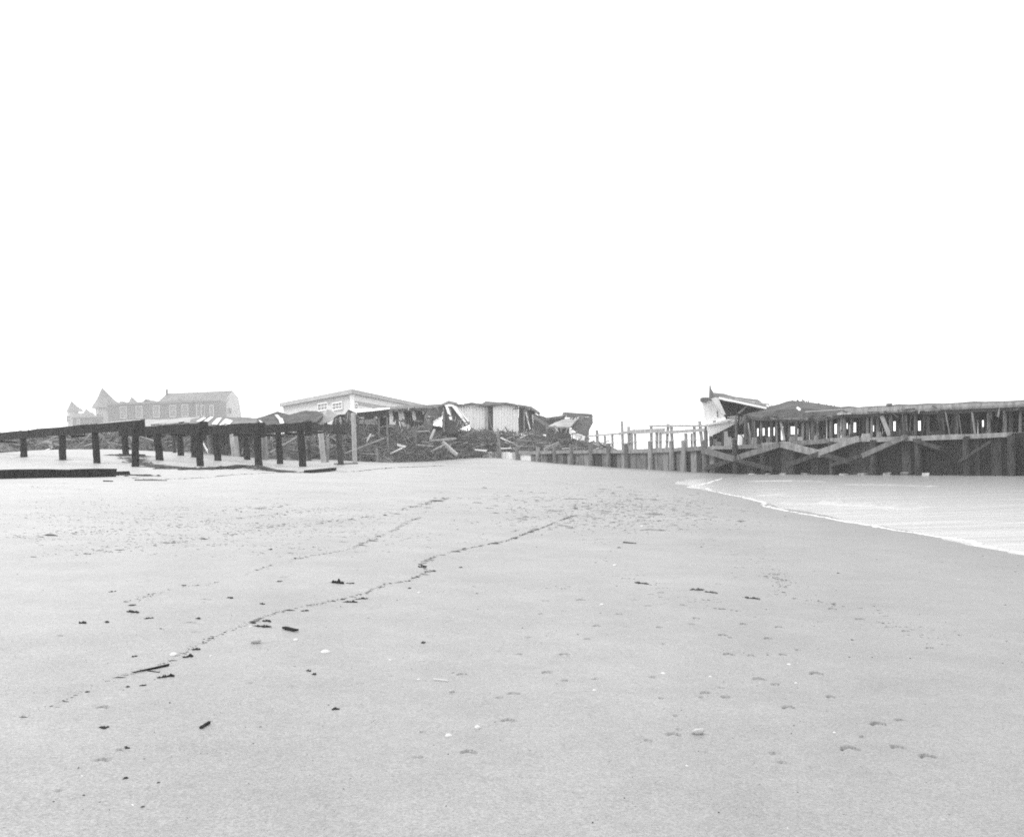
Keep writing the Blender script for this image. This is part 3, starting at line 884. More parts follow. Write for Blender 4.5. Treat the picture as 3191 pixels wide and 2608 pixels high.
pslab('wall', [(1034,1400),(1036,1318),(1040,1302),(1055,1292),(1074,1291),(1076,1400)], 86, .8, M_void, o)
pslab('gable', [(1072,1400),(1074,1292),(1086,1276),(1104,1285),(1118,1302),(1116,1400)], 85.4, .5, M_roof, o)
for k in range(5):
    bar('slat', W(1080 + k * 8, 1330, 85.2), W(1084 + k * 5, 1284 + k * 2, 85.2), .1, .06, M_mid if k % 2 else M_grey, o)

# porch roof, tilted towards the sea
o = thing('porch_roof', base_of(1160, 92), 'fallen porch roof with a white top and a black fascia', 'roof')
loft('roof_top', [[W(a,b,d) for a,b,d in ((1113,1285,89),(1165,1280,89),(1214,1274,89))],
                  [W(a,b,d) for a,b,d in ((1086,1274,93),(1130,1275,93.5),(1214,1270,94))]], M_white, o, .06)
loft('fascia', [[W(a,b,88.9) for a,b in ((1112,1286),(1165,1281),(1213,1275))], [W(a,b,88.9) for a,b in ((1113,1304),(1165,1299),(1206,1293))]], M_void, o, .1)
pslab('soffit_panel', [(1106,1310),(1172,1304),(1177,1324),(1120,1320)], 90.5, .08, M_dirty, o)
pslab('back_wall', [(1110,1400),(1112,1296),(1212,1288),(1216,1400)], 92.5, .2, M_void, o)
for px in (1116, 1180, 1206):
    q = W(px, 1300, 90); bar('post', Vector((q.x, q.y, gz(q.x, q.y) - .3)), q, .16, .16, M_grey, o)

# ================================================================== long wrecked roof with torn white boards
o = thing('wrecked_arcade', base_of(1270, 102), 'long low wrecked arcade with torn white boards hanging in its dark front', 'building')
loft('roof', [[W(a,b,98.5) for a,b in ((1160,1276),(1215,1274),(1280,1272),(1340,1271),(1384,1266))],
              [W(a,b,99) for a,b in ((1160,1269),(1215,1267),(1280,1263),(1340,1261),(1384,1258))],
              [W(a,b,106) for a,b in ((1165,1270),(1215,1268),(1280,1264),(1340,1262),(1384,1259))]], M_roofg, o, .25, rag=.05)
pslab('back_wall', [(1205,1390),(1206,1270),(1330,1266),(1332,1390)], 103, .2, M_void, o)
pslab('lintel', [(1210,1280),(1210,1275),(1325,1271),(1325,1277)], 99.2, .2, M_pale, o)
for pix in (((1209,1290),(1214,1281),(1222,1280),(1226,1300),(1224,1316),(1214,1320),(1208,1306)), ((1240,1280),(1257,1279),(1262,1312),(1268,1330),(1258,1331),(1250,1318),(1246,1331)),
            ((1281,1279),(1293,1278),(1298,1312),(1290,1317),(1285,1300)), ((1312,1277),(1330,1277),(1318,1293))):
    pslab('torn_board', pix, 99.6, .08, M_white, o)
for pix in (((1226,1332),(1228,1280),(1238,1279),(1243,1330)),((1263,1330),(1260,1279),(1280,1278),(1284,1330)),((1299,1330),(1296,1278),(1312,1277),(1316,1330))):
    pslab('wall_board', pix, 100.4, .12, M_mid, o)
pslab('torn_board', [(1198,1306),(1212,1303),(1228,1316),(1234,1310),(1232,1324),(1214,1322)], 98.6, .06, M_dirty, o)
for px in (1212, 1270, 1326):
    q = W(px, 1272, 100); bar('post', Vector((q.x, q.y, gz(q.x, q.y) - .3)), q, .2, .2, M_dark, o)

o = thing('slumped_wall', base_of(1350, 98), 'slumped dark wall panel with white planks fanned across it', 'wall')
pslab('panel', [(1318,1345),(1322,1295),(1336,1272),(1382,1260),(1376,1300),(1352,1312),(1345,1345)], 98.6, .25, M_roofg, o)
pslab('panel', [(1378,1330),(1380,1264),(1412,1266),(1464,1322),(1424,1340),(1424,1350),(1378,1350)], 97.2, .25, M_roof, o)
loft('roof_cap', [[W(a,b,96.8) for a,b in ((1372,1264),(1398,1256),(1428,1261))], [W(a,b,97) for a,b in ((1376,1258),(1398,1248),(1424,1254))],
                  [W(a,b,101) for a,b in ((1376,1260),(1398,1250),(1424,1256))]], M_roofg, o, .1)
for (a, b, w, m_) in (((1391,1264),(1406,1308),8,M_white),((1409,1263),(1455,1322),6,M_white),((1418,1262),(1462,1320),3,M_pale),((1400,1266),(1412,1312),3,M_grey),((1350,1317),(1374,1302),7,M_white),((1382,1270),(1384,1345),3,M_grey)):
    bar('plank', W(a[0], a[1], 96.9), W(b[0], b[1], 96.7), w * pxm(97), .06, m_, o, up=(0, -1, .1))
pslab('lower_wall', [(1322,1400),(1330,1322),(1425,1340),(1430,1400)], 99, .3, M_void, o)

# white pavilion walls under a wavy roof
o = thing('white_pavilion', base_of(1540, 108), 'wrecked white pavilion with two bright wall panels under a wavy roof edge', 'pavilion')
WD = 107
M_white2 = mat('chalky_white_paint', 0.8, 0.1, 2.0, 0.75, (1, 1, 0.25), 0.15)
def board_wall(parent, x0, x1, topline, botline, D, n):
    for k in range(n):
        a, b = x0 + (x1 - x0) * k / n, x0 + (x1 - x0) * (k + 1) / n - .35
        ty = lambda q: float(np.interp(q, [p_[0] for p_ in topline], [p_[1] for p_ in topline]))
        by = lambda q: float(np.interp(q, [p_[0] for p_ in botline], [p_[1] for p_ in botline]))
        if by(a) - ty(a) < 2 and by(b) - ty(b) < 2: continue
        pslab('wall_board', [(a, by(a)), (a, ty(a)), (b, ty(b)), (b, by(b) + random.uniform(-1.5, 1))], D - random.uniform(0, .05), .08, random.choice((M_white, M_white, M_white2)), parent)
board_wall(o, 1424, 1512, ((1424,1264),(1470,1256),(1498,1262),(1512,1264)), ((1424,1266),(1465,1318),(1466,1346),(1512,1346)), WD, 10)
board_wall(o, 1536.5, 1616, ((1537,1260),(1577,1256),(1600,1259),(1616,1263)), ((1536,1350),(1616,1350)), WD, 9)
pslab('backing', [(1468,1350),(1470,1262),(1614,1262),(1614,1350)], WD + .25, .1, M_mid, o)
pslab('gap_wall', [(1510,1352),(1513,1252),(1537,1252),(1538,1352)], WD + .7, .25, M_mid, o)
bar('gap_post', W(1517,1350,WD-.1), W(1516,1254,WD-.1), .3, .2, M_pale, o)
bar('gap_brace', W(1520,1280,WD-.1), W(1532,1335,WD-.1), .14, .1, M_grey, o)
loft('roof_edge', [[W(a,b,WD-.5) for a,b in ((1415,1262),(1440,1262),(1470,1256.5),(1500,1262),(1514,1263),(1536,1261),(1577,1256.5),(1616,1264),(1650,1270),(1682,1292))],
                   [W(a,b,WD-.4) for a,b in ((1415,1259),(1440,1258.5),(1470,1253.5),(1500,1258),(1514,1250),(1536,1252),(1577,1253),(1616,1260),(1655,1266),(1682,1284))],
                   [W(a,b,WD+8) for a,b in ((1415,1262),(1440,1261),(1470,1257),(1500,1261),(1514,1254),(1536,1256),(1577,1257),(1616,1264),(1655,1270),(1682,1288))]], M_roofg, o, .12)
pslab('end_wall', [(1616,1352),(1617,1265),(1628,1267),(1630,1352)], WD + .1, .25, M_roof, o)
pslab('end_wall', [(1629,1352),(1628,1268),(1668,1280),(1664,1352)], WD + 2.5, .25, M_mid, o)
for (a, b, w, m_) in (((1633,1277),(1634,1342),5,M_grey),((1637,1276),(1652,1338),4,M_white),((1644,1278),(1647,1310),3,M_pale),((1660,1292),(1663,1326),5,M_white),((1651,1280),(1654,1345),4,M_dark),((1668,1290),(1672,1345),4,M_mid)):
    bar('stud', W(a[0], a[1], WD - .05), W(b[0], b[1], WD - .15), w * pxm(WD), .1, m_, o, up=(0, -1, .1))
for px in (1424, 1514, 1537, 1618, 1664):
    q = W(px, 1300, WD + .4); bar('post', Vector((q.x, q.y, gz(q.x, q.y) - .3)), q, .2, .2, M_mid, o)

def fray(parent, line, D, n, down=14, tones=((M_grey, 3), (M_mid, 4), (M_dark, 4), (M_pale, 1.5), (M_white, .7)), wmax=4.5):
    xs = [p_[0] for p_ in line]; ys = [p_[1] for p_ in line]
    for k in range(n):
        px = random.uniform(xs[0], xs[-1]); y = float(np.interp(px, xs, ys)) + random.uniform(-2, 2)
        d_ = D - random.uniform(.05, .5)
        a = random.gauss(0, 5)
        if random.random() < .45: a, dy = random.choice((-1, 1)) * random.uniform(6, 20), random.uniform(-4, 5)
        else: dy = random.uniform(.3, 1) * down
        bar('broken_lath', W(px, y, d_), W(px + a, y + dy, d_ - random.uniform(0, .3)), random.uniform(1.2, wmax) * pxm(d_), .04, random.choices([t[0] for t in tones], [t[1] for t in tones])[0], parent, up=(0, 1, .1), rag=.05)
byname = {}
for q in COL.objects:
    if q.get('label') and q.parent is None: byname.setdefault(q.name, q)
fray(byname['wrecked_arcade'], ((1165,1275),(1215,1274),(1340,1270),(1384,1264)), 98.4, 26, 12)
fray(byname['wrecked_arcade'], ((1205,1312),(1330,1312)), 99.3, 22, 24)
fray(byname['porch_roof'], ((1112,1303),(1165,1299),(1206,1294)), 88.8, 16, 12)
fray(byname['collapsed_roof.002'], ((745,1322),(812,1320),(905,1318),(985,1312)), 83.8, 26, 9)
fray(byname['collapsed_roof.001'], ((590,1322),(700,1324),(800,1322)), 75.8, 18, 9)
fray(byname['collapsed_roof'], ((255,1331),(434,1329),(620,1311)), 85.6, 34, 16)
fray(byname['slumped_wall'], ((1325,1300),(1382,1290),(1420,1300),(1455,1326)), 96.6, 26, 26)
fray(byname['broken_shed'], ((1036,1310),(1060,1300),(1116,1306)), 84.9, 18, 22)
fray(o, ((1420,1340),(1540,1344),(1612,1346)), WD - .4, 22, 8)
fray(o, ((1618,1270),(1650,1276),(1672,1290)), WD - .6, 14, 40)
fray(o, ((1430,1260),(1470,1257),(1514,1262),(1577,1257),(1616,1264)), WD - .55, 10, 5, wmax=2)
# low wreckage and the overturned shed to the right
o = thing('low_wreck', base_of(1700, 106), 'low grey wreckage between the white pavilion and the overturned shed', 'wreckage')
pslab('panel', [(1660,1352),(1664,1292),(1690,1296),(1705,1302),(1720,1304),(1760,1296),(1764,1352)], 106.5, .4, M_mid, o)
pslab('panel', [(1668,1308),(1672,1304),(1686,1312),(1682,1316)], 106.2, .1, M_dirty, o)
bar('rafter', W(1664,1300,106), W(1712,1330,105.5), .35, .25, M_roofg, o)
bar('rafter', W(1700,1306,106), W(1756,1298,106), .5, .25, M_roofg, o)
o = thing('overturned_shed', base_of(1790, 102), 'overturned grey shed with its pale roof tilted and lower wall torn white', 'shed')
OD = 101
_shed = o
pslab('floor_slab', [(1755,1297),(1757,1284),(1845,1290),(1848,1298),(1846,1303)], OD, 2.5, M_roofg, o, (0, 1, 0))
loft('roof', [[W(a,b,OD-2) for a,b in ((1708,1328),(1740,1330),(1776,1331))],
              [W(a,b,OD-.2) for a,b in ((1730,1316),(1765,1304),(1806,1298))]], M_roofp, o, .12)
pslab('side_wall', [(1778,1330),(1806,1297),(1846,1293),(1848,1318),(1836,1340),(1834,1400),(1822,1400),(1800,1352)], OD - .4, .4, M_roofg, o)
pslab('torn_skirt', [(1774,1332),(1786,1346),(1806,1352),(1824,1360),(1820,1376),(1792,1362),(1774,1350)], OD - 2, .1, M_white, o)
pslab('under_wall', [(1700,1400),(1704,1330),(1778,1334),(1782,1400)], OD - 1, .3, M_mid, o)

fray(_shed, ((1708,1330),(1776,1334),(1820,1362)), OD - 2.2, 22, 26)
fray(_shed, ((1755,1296),(1846,1300)), OD - .6, 10, 12)
# ================================================================== bulkhead
bk = thing('timber_bulkhead', Vector((B0.x, B0.y, -0.7)), 'long timber bulkhead running back from the water to the sand crest', 'bulkhead')
TOP = [(1380,1402),(1560,1409),(1640,1409),(1700,1408),(1780,1407),(1840,1406),(1950,1405),(2050,1400),(2150,1397),(2250,1394),(2330,1390),(2430,1381),(2500,1376),(2670,1367),(2900,1360),(3300,1345)]
def top_z(px):
    xs = [t[0] for t in TOP]; ys = [t[1] for t in TOP]
    y = float(np.interp(px, xs, ys)); return W(px, y, bulk_D(px, y)).z
bd = (B1 - B0); BL = bd.length; bdir = Vector((bd.x, bd.y, 0)).normalized(); bn = Vector((-bdir.y, bdir.x, 0))
if bn.y > 0: bn = -bn                                       # towards the viewer's side
def px_of(x, y, z=1.0):
    u, v = x / y, (H - z) / y
    return PX0 + F * (u * CR + v * SR)
s = -15.0
step = .62
while s < BL * .925:
    a = Vector((B0.x, B0.y, 0)) + bdir * s
    b = a + bdir * (step - .025)
    px = px_of(a.x, a.y)
    zt_ = top_z(px) + random.uniform(-.05, .03)
    f = s / BL
    if px < 1660: m_ = random.choice((M_dirty, M_dirty, M_pale))
    elif px < 2230: m_ = random.choice((M_mid, M_mid, M_mid, M_grey, M_dark))
    else: m_ = random.choice((M_dark, M_tar, M_tar))
    off = bn * random.uniform(-.03, .04)
    pts = [Vector((q.x, q.y, z)) + off for q, z in ((a, -2.0 + gz(a.x, a.y)), (a, zt_), (b, zt_ + random.uniform(-.03, .03)), (b, -2.0 + gz(a.x, a.y)))]
    slab('sheet_plank', pts, .12, m_, bk, -bn)
    s += step
# piles standing proud of the planking, and the wale between them
HEADS = [(1438,1392),(1495,1395),(1551,1390),(1611,1394),(1676,1393),(1727,1392),(1780,1385),(1840,1385),(1896,1384),(1950,1383),(2026,1376),(2092,1375),(2130,1373),(2195,1372),(2290,1370),(2375,1368),(2470,1362),(2590,1356),(2720,1352),(2860,1346),(3010,1340),(3150,1335)]
for i, (px, py) in enumerate(HEADS):
    if px > 2300: py = float(np.interp(px, [t[0] for t in TOP], [t[1] for t in TOP])) + 6
    D = bulk_D(px, py) - .35
    T = W(px, py, D); r = .2
    xw = T.x + random.uniform(-.03, .1)
    tube('pile', Vector((xw, D, gz(xw, D) - 1.0)), T, r * 1.05, r * .9, random.choice((M_mid, M_grey)) if px < 2250 else M_dark, bk, n=9, rings=6, rough=.08)  # far piles greyer: haze put into their colour
for i in range(len(HEADS) - 1):
    (xa, _), (xb, _) = HEADS[i], HEADS[i + 1]
    if xa < 1600: continue
    za, zb_ = top_z(xa), top_z(xb)
    for (dz, hh, m_) in ((-.05, random.uniform(.22, .36), random.choice((M_mid, M_grey, M_grey)) if xa > 1990 else M_grey),):
        A = W(xa + 1, 1400, bulk_D(xa) - .18); B = W(xb - 1, 1400, bulk_D(xb) - .18)
        A.z, B.z = za + dz + random.uniform(-.05, .05), zb_ + dz + random.uniform(-.05, .05)
        bar('wale', A, B, .2, hh, m_, bk, rag=.03, seg=3)
for (a, b, w, m_) in (((2190,1404),(2292,1430),17,M_mid),((2292,1431),(2410,1464),13,M_dark),((2200,1460),(2310,1424),14,M_dark),((2300,1426),(2428,1386),17,M_mid),((2437,1384),(2562,1415),20,M_grey),((2562,1415),(2650,1440),14,M_dark),
                      ((2450,1452),(2560,1411),14,M_dark),((2556,1410),(2672,1368),19,M_grey),((2590,1450),(2690,1418),12,M_dark),((2690,1420),(2822,1362),15,M_mid),((2850,1372),(2935,1398),10,M_dark),((2990,1440),(3090,1375),9,M_dark)):
    Da, Db = bulk_D(*a) - .55, bulk_D(*b) - .55
    bar('brace', W(a[0], a[1], Da), W(b[0], b[1], Db), .22, w * pxm(Da), m_, bk, rag=.08, seg=3)

# pale blocks washed up at the foot of the bulkhead
for i, (px, py, w, h_) in enumerate(((2346,1466,24,6),(2396,1465,13,5),(2440,1466,10,5),(2512,1458,26,9),(2632,1456,24,9),(2690,1453,24,10),(2765,1450,12,10),(2820,1448,10,13),(2886,1445,12,14))):
    D = bulk_D(px, py) - 0.75
    c = W(px, py, D); k = pxm(D)
    z0 = max(gz(c.x, D), SEA); c.z = z0 + h_ * k * .3
    v, f = bar_geo(c - Vector((w * k * .28, 0, 0)), c + Vector((w * k * .28, .15, random.uniform(-.06, .06))), .4, h_ * k * .7, rag=.1)
    o = settle(mesh_obj('timber_block', v, f, M_pale if i in (0, 4, 8) else M_grey))
    lbl = ['wide thin pale block at the bulkhead foot nearest the sand', 'small pale block second along from the sand', 'tiny grey block third along from the sand', 'grey block below the crossed pale braces', 'bright pale block below the right hand brace',
           'grey flat block right of the bright pale one', 'small square white block in the shade of the pavilion', 'small upright white block second from the far right', 'white upright block farthest right along the bulkhead'][i]
    tag(o, lbl, 'block', 'timber blocks along the foot of the bulkhead')

# ================================================================== broken boardwalk frame beyond the bulkhead
def frameD(px): return 95 - (px - 1830) * .030
def rail_thing(label, px): return thing('boardwalk_frame', base_of(px, frameD(px)), label, 'boardwalk frame', 'skeleton frames of the boardwalk')
fa = rail_thing('low skeleton of boardwalk posts and a thin rail next to the overturned shed', 1900)
fb = rail_thing('taller skeleton of boardwalk posts with a high top rail beside the white wrecked wall', 2110)
def rail_post(par, xt, yt, xb, w, m=M_pale):  # frames take a paler tone that carries the distance haze
    D = frameD(xt); T = W(xt, yt, D); x = uv(xb, 1390)[0] * D
    bar('post', Vector((x, D, gz(x, D) - .3)), T, w * pxm(D), .22, m, par, up=(0, 1, 0), rag=.02)
for (xt, yt, xb, w) in ((1860,1340,1864,9),(1885,1358,1886,7),(1908,1355,1909,7),(1938,1312,1942,8),(1959,1329,1960,9),(1967,1345,1968,10),(1979,1341,1980,7)):
    rail_post(fa, xt, yt, xb, w)
for (a, b, w) in (((1832,1359),(1935,1351),5),((1930,1352),(1978,1342),8),((1892,1382),(2036,1374),2)):
    bar('rail', W(a[0], a[1], frameD(a[0]) - .2), W(b[0], b[1], frameD(b[0]) - .2), .12, w * pxm(92), M_pale, fa, rag=.04)
for (xt, yt, xb, w) in ((2029,1327,2030,8),(2047,1341,2045,9),(2058,1338,2056,8),(2082,1321,2070,8),(2092,1324,2097,9),(2137,1350,2139,9),(2155,1350,2154,6),(2163,1326,2167,8),(2180,1312,2196,9),(2196,1340,2200,7),(2214,1345,2216,6)):
    rail_post(fb, xt, yt, xb, w)
for (a, b, w) in (((2025,1327),(2204,1327),6),((1970,1346),(2070,1341),13),((2062,1349),(2215,1338),9),((2030,1374),(2222,1370),2)):
    bar('rail', W(a[0], a[1], frameD(a[0]) - .25), W(b[0], b[1], frameD(b[0]) - .25), .14, w * pxm(90), M_pale, fb, rag=.04)

# ================================================================== right: the wrecked pier pavilion
def PD(px): return bulk_D(px, 1380) + 2.2
pv = thing('pier_pavilion', base_of(2600, PD(2600)), 'long wrecked pier pavilion with a dark humped roof and gaps between its posts', 'pavilion')
# deck
loft('deck', [[W(px, float(np.interp(px, [t[0] for t in TOP], [t[1] for t in TOP])) - 3, bulk_D(px) + .3) for px in (2240,2330,2430,2500,2670,2900,3100,3300)],
              [W(px, float(np.interp(px, [t[0] for t in TOP], [t[1] for t in TOP])) - 3, bulk_D(px) + .3) + Vector((5.5, 4, .0)) for px in (2240,2330,2430,2500,2670,2900,3100,3300)]], M_grey, pv, .3)
def deck_y(px): return float(np.interp(px, [t[0] for t in TOP], [t[1] for t in TOP])) - 3
RT = [(2330,1288),(2366,1276),(2425,1259),(2460,1252),(2497,1248),(2530,1252),(2575,1261),(2620,1270),(2700,1266),(2800,1262),(2940,1256),(3080,1251),(3300,1242)]
RB = [(2330,1296),(2366,1300),(2425,1302),(2460,1304),(2497,1304),(2530,1302),(2575,1297),(2620,1290),(2700,1288),(2800,1281),(2940,1276),(3080,1270),(3300,1262)]
loft('roof', [[W(a, b, PD(a) - .9) for a, b in RB],
              [W(a, b * .45 + c[1] * .55, PD(a) - .5) for (a, b), c in zip(RB, RT)],
              [W(a, b, PD(a) + 3) for a, b in RT],
              [W(a, b + 10, PD(a) + 9) for a, b in RT]], M_roof, pv, .2, rag=.12)
loft('fascia', [[W(a, b, PD(a) - 1.15) for a, b in ((2612,1286),(2700,1284),(2800,1278),(2940,1270),(3080,1265),(3300,1256))],
                [W(a, b, PD(a) - 1.1) for a, b in ((2612,1273),(2700,1270),(2800,1266),(2940,1260),(3080,1255),(3300,1246))]], M_grey, pv, .12)
pslab('ridge_vent', [(2770,1264),(2770,1257),(2781,1257),(2781,1264)], PD(2775) + 1, .5, M_mid, pv)
POSTS = [2294,2322,2346,2371,2388,2404,2420,2446,2458,2481,2503,2517,2533,2548,2590,2615,2630,2656,2690,2703,2717,2735,2775,2796,2816,2853,2893,2935,2980,3030,3080,3130,3180,3230]
GAPS = [(2359,2364.5,1336,1360),(2378,2382.5,1334,1358),(2394,2399,1333,1360),(2411,2415,1332,1358),(2433,2444,1330,1371),(2464,2479,1329,1354),(2484,2487,1336,1352),(2600,2609,1322,1352),(2638,2643,1319,1336),(2657,2668,1317,1348),(2720,2725,1326,1346),(2784,2792,1313,1343),(2862,2870,1312,1342),(3062,3067,1310,1330)]
def roof_y(px): return float(np.interp(px, [t[0] for t in RB], [t[1] for t in RB]))
px = 2300.0
while px < 3260:
    wd = random.uniform(9, 14)
    x0, x1 = px, px + wd
    hitg = [g for g in GAPS if g[1] > x0 + .5 and g[0] < x1 - .5]
    px = x1 + random.uniform(0, 1.0)
    if hitg:
        g = hitg[0]
        if g[0] - x0 > 2:
            D = PD(x0) + random.uniform(.1, .5)
            pslab('wall_plank', [(x0, deck_y(x0)), (x0, roof_y(x0) - 3), (g[0], roof_y(g[0]) - 3), (g[0] + random.uniform(-.5, 1), deck_y(g[0]))], D, .08, random.choice((M_dark, M_mid, M_tar)), pv)
        D = PD(g[0]) + .9
        pslab('wall_plank', [(g[0] - 2, g[2]), (g[0] - 2, roof_y(g[0]) - 3), (g[1] + 2, roof_y(g[1]) - 3), (g[1] + 2, g[2] - random.uniform(0, 3))], D, .08, random.choice((M_dark, M_tar)), pv)
        if deck_y(g[0]) - g[3] > 3:
            pslab('wall_plank', [(g[0] - 2, deck_y(g[0])), (g[0] - 2, g[3]), (g[1] + 2, g[3] + random.uniform(-2, 2)), (g[1] + 2, deck_y(g[1]))], D - .2, .1, random.choice((M_mid, M_grey, M_dark)), pv)
        px = g[1] + .3
        continue
    D = PD(x0) + random.uniform(.1, 1.2)
    lean = random.uniform(-1.2, 1.2)
    pslab('wall_plank', [(x0 + lean, deck_y(x0)), (x0, roof_y(x0) - 3), (x1, roof_y(x1) - 3), (x1 + lean, deck_y(x1))], D, .08, random.choices((M_dark, M_mid, M_tar, M_grey), (6, 4, 3, .5))[0], pv)
for px in POSTS:
    D = PD(px) - random.uniform(.2, .7)
    ln = random.uniform(-2, 2)
    w = random.uniform(5, 8)
    bar('post', W(px + ln, deck_y(px), D), W(px, roof_y(px) + random.uniform(-3, 2), D), w * pxm(D), .16, random.choices((M_grey, M_pale, M_mid, M_dark), (4, .7, 6, 2))[0], pv, up=(0, 1, 0), seg=2)
for k in range(120):
    px = random.choice((random.uniform(2300, 2960), random.uniform(2300, 3250)))
    D = PD(px) - random.uniform(.3, 1.1)
    if random.random() < .6:
        y0 = deck_y(px); y1 = y0 - random.uniform(10, 75); x2 = px + random.gauss(0, 9)
    else:
        y0 = roof_y(px) + 2; y1 = y0 + random.uniform(8, 40); x2 = px + random.gauss(0, 5)
    if any(g[0] - 2 < q < g[1] + 2 for g in GAPS for q in (px, x2, (px + x2) / 2)): continue
    bar('broken_lath', W(px, y0, D), W(x2, y1, D + random.uniform(-.2, .2)), random.uniform(1.5, 5.5) * pxm(D), .05, random.choices((M_grey, M_pale, M_mid, M_dark), (3, .8, 5, 5))[0], pv, up=(0, 1, 0), rag=.05)
for k in range(45):
    px = random.uniform(2340, 2960)
    D = PD(px) - random.uniform(.9, 1.2); y0 = roof_y(px) + random.uniform(-6, 2); x2 = px + random.gauss(0, 7)
    bar('torn_batten', W(px, y0, D), W(x2 + random.choice((-14, 14)), y0 + random.gauss(2, 5), D - .1), random.uniform(2, 6) * pxm(D), .06, random.choices((M_grey, M_mid, M_dark), (2, 4, 4))[0], pv, rag=.06)
for k in range(26):
    px = random.uniform(2380, 2640); D = PD(px) + 3
    yt = float(np.interp(px, [t[0] for t in RT], [t[1] for t in RT]))
    bar('roof_splinter', W(px, yt + 4, D), W(px + random.gauss(0, 3), yt - random.uniform(1, 6), D), .05, .04, M_roof, pv)
bar('leaning_plank', W(2772, 1358, PD(2770) - 1), W(2748, 1297, PD(2750) - .8), 12 * pxm(62), .1, M_pale, pv, up=(0, 1, 0))
bar('leaning_plank', W(2444, 1372, PD(2444) - .9), W(2433, 1315, PD(2433) - .8), 6 * pxm(68), .1, M_pale, pv, up=(0, 1, 0))
for (a, b, w, m_) in (((2510,1283),(2620,1276),2.5,M_pale),((2484,1270),(2494,1278),6,M_white),((2400,1304),(2520,1305),7,M_mid),((2610,1290),(2655,1288),5,M_pale)):
    bar('batten', W(a[0], a[1], PD(a[0]) - 1.2), W(b[0], b[1], PD(b[0]) - 1.2), .1, w * pxm(67), m_, pv)

# fallen corner: white boarded wall and the tilted roof with its finial
wv = thing('white_wrecked_wall', base_of(2240, PD(2240)), 'white boarded wall torn into a bow shape at the pavilion end', 'wall')
WDD = PD(2230) - .6
pslab('wall_panel', [(2188,1250),(2212,1240),(2230,1243),(2240,1252),(2262,1292),(2256,1302),(2206,1318),(2198,1318)], WDD, .2, M_white, wv)
pslab('wall_panel', [(2198,1319.5),(2206,1320),(2262,1306),(2317,1296),(2321,1301),(2298,1308),(2250,1318),(2209,1327)], WDD - .3, .2, M_white, wv)
pslab('wall_panel', [(2206,1328),(2250,1319),(2300,1309),(2312,1306),(2290,1322),(2252,1342),(2225,1357),(2215,1360),(2210,1356),(2204,1336)], WDD - .1, .2, M_white, wv)
pslab('top_cap', [(2184,1252),(2184,1240),(2190,1238),(2214,1238),(2210,1246),(2200,1254)], WDD - .2, .35, M_roofg, wv)
pslab('tip_board', [(2300,1304),(2333,1294),(2336,1285),(2332,1287),(2324,1291),(2290,1295),(2260,1300)], WDD - .45, .08, M_dirty, wv)
for (a, b) in (((2278,1292),(2276,1284)),((2298,1290),(2295,1282))):
    bar('spike', W(a[0], a[1], WDD - .4), W(b[0], b[1], WDD - .4), .06, .06, M_grey, wv)
bar('crack', W(2237,1300,WDD-.03), W(2235,1280,WDD-.03), .07, .02, M_mid, wv)
bar('seam', W(2206,1327,WDD-.33), W(2290,1309,WDD-.33), .03, .04, M_mid, wv)
for px in (2200, 2214, 2290):
    q = W(px, 1330, WDD + .5); bar('prop', Vector((q.x, q.y, gz(q.x, q.y) - .3)), q, .2, .2, M_mid, wv)

tr = thing('tilted_roof', base_of(2300, PD(2300)), 'tilted roof with a sharp finial and white underside boards above the bow shaped wall', 'roof')
RD = PD(2280)
loft('roof_deck', [[W(a, b, d) for a, b, d in ((2212,1243,RD-.4),(2255,1240,RD-.6),(2290,1248,RD-.8),(2365,1268,RD-1),(2400,1272,RD-1))],
                   [W(a, b, d) for a, b, d in ((2214,1222,RD+.2),(2255,1226,RD),(2290,1236,RD),(2362,1245,RD),(2372,1252,RD))]], M_roofg, tr, .15)
slab('finial', [W(2211,1245,RD-.5), W(2212.5,1204,RD-.5), W(2214,1198,RD-.5), W(2216.5,1212,RD-.5), W(2222,1220,RD-.5), W(2226,1245,RD-.5)], .3, M_roofg, tr)
bar('white_board', W(2240,1240,RD-1.1), W(2388,1272,RD-1.5), .12, 6.5 * pxm(72), M_white, tr)
bar('white_board', W(2290,1243,RD-.9), W(2398,1261,RD-1.3), .1, 5 * pxm(72), M_pale, tr)
pslab('gable_board', [(2216,1243),(2228,1238),(2238,1240),(2262,1292),(2254,1292)], RD - .9, .08, M_dirty, tr)
loft('underside', [[W(a, b, RD + .2) for a, b in ((2238,1244),(2290,1255),(2340,1268),(2392,1278))],
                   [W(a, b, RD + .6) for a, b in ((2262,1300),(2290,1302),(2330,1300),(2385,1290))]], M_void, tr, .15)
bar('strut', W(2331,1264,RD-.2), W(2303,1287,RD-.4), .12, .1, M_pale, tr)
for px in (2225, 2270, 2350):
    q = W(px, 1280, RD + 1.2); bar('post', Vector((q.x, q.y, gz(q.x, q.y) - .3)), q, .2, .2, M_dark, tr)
pslab('dark_boards', [(2218,1388),(2222,1356),(2252,1342),(2290,1322),(2312,1308),(2340,1300),(2345,1388)], RD + .4, .15, M_void, tr)

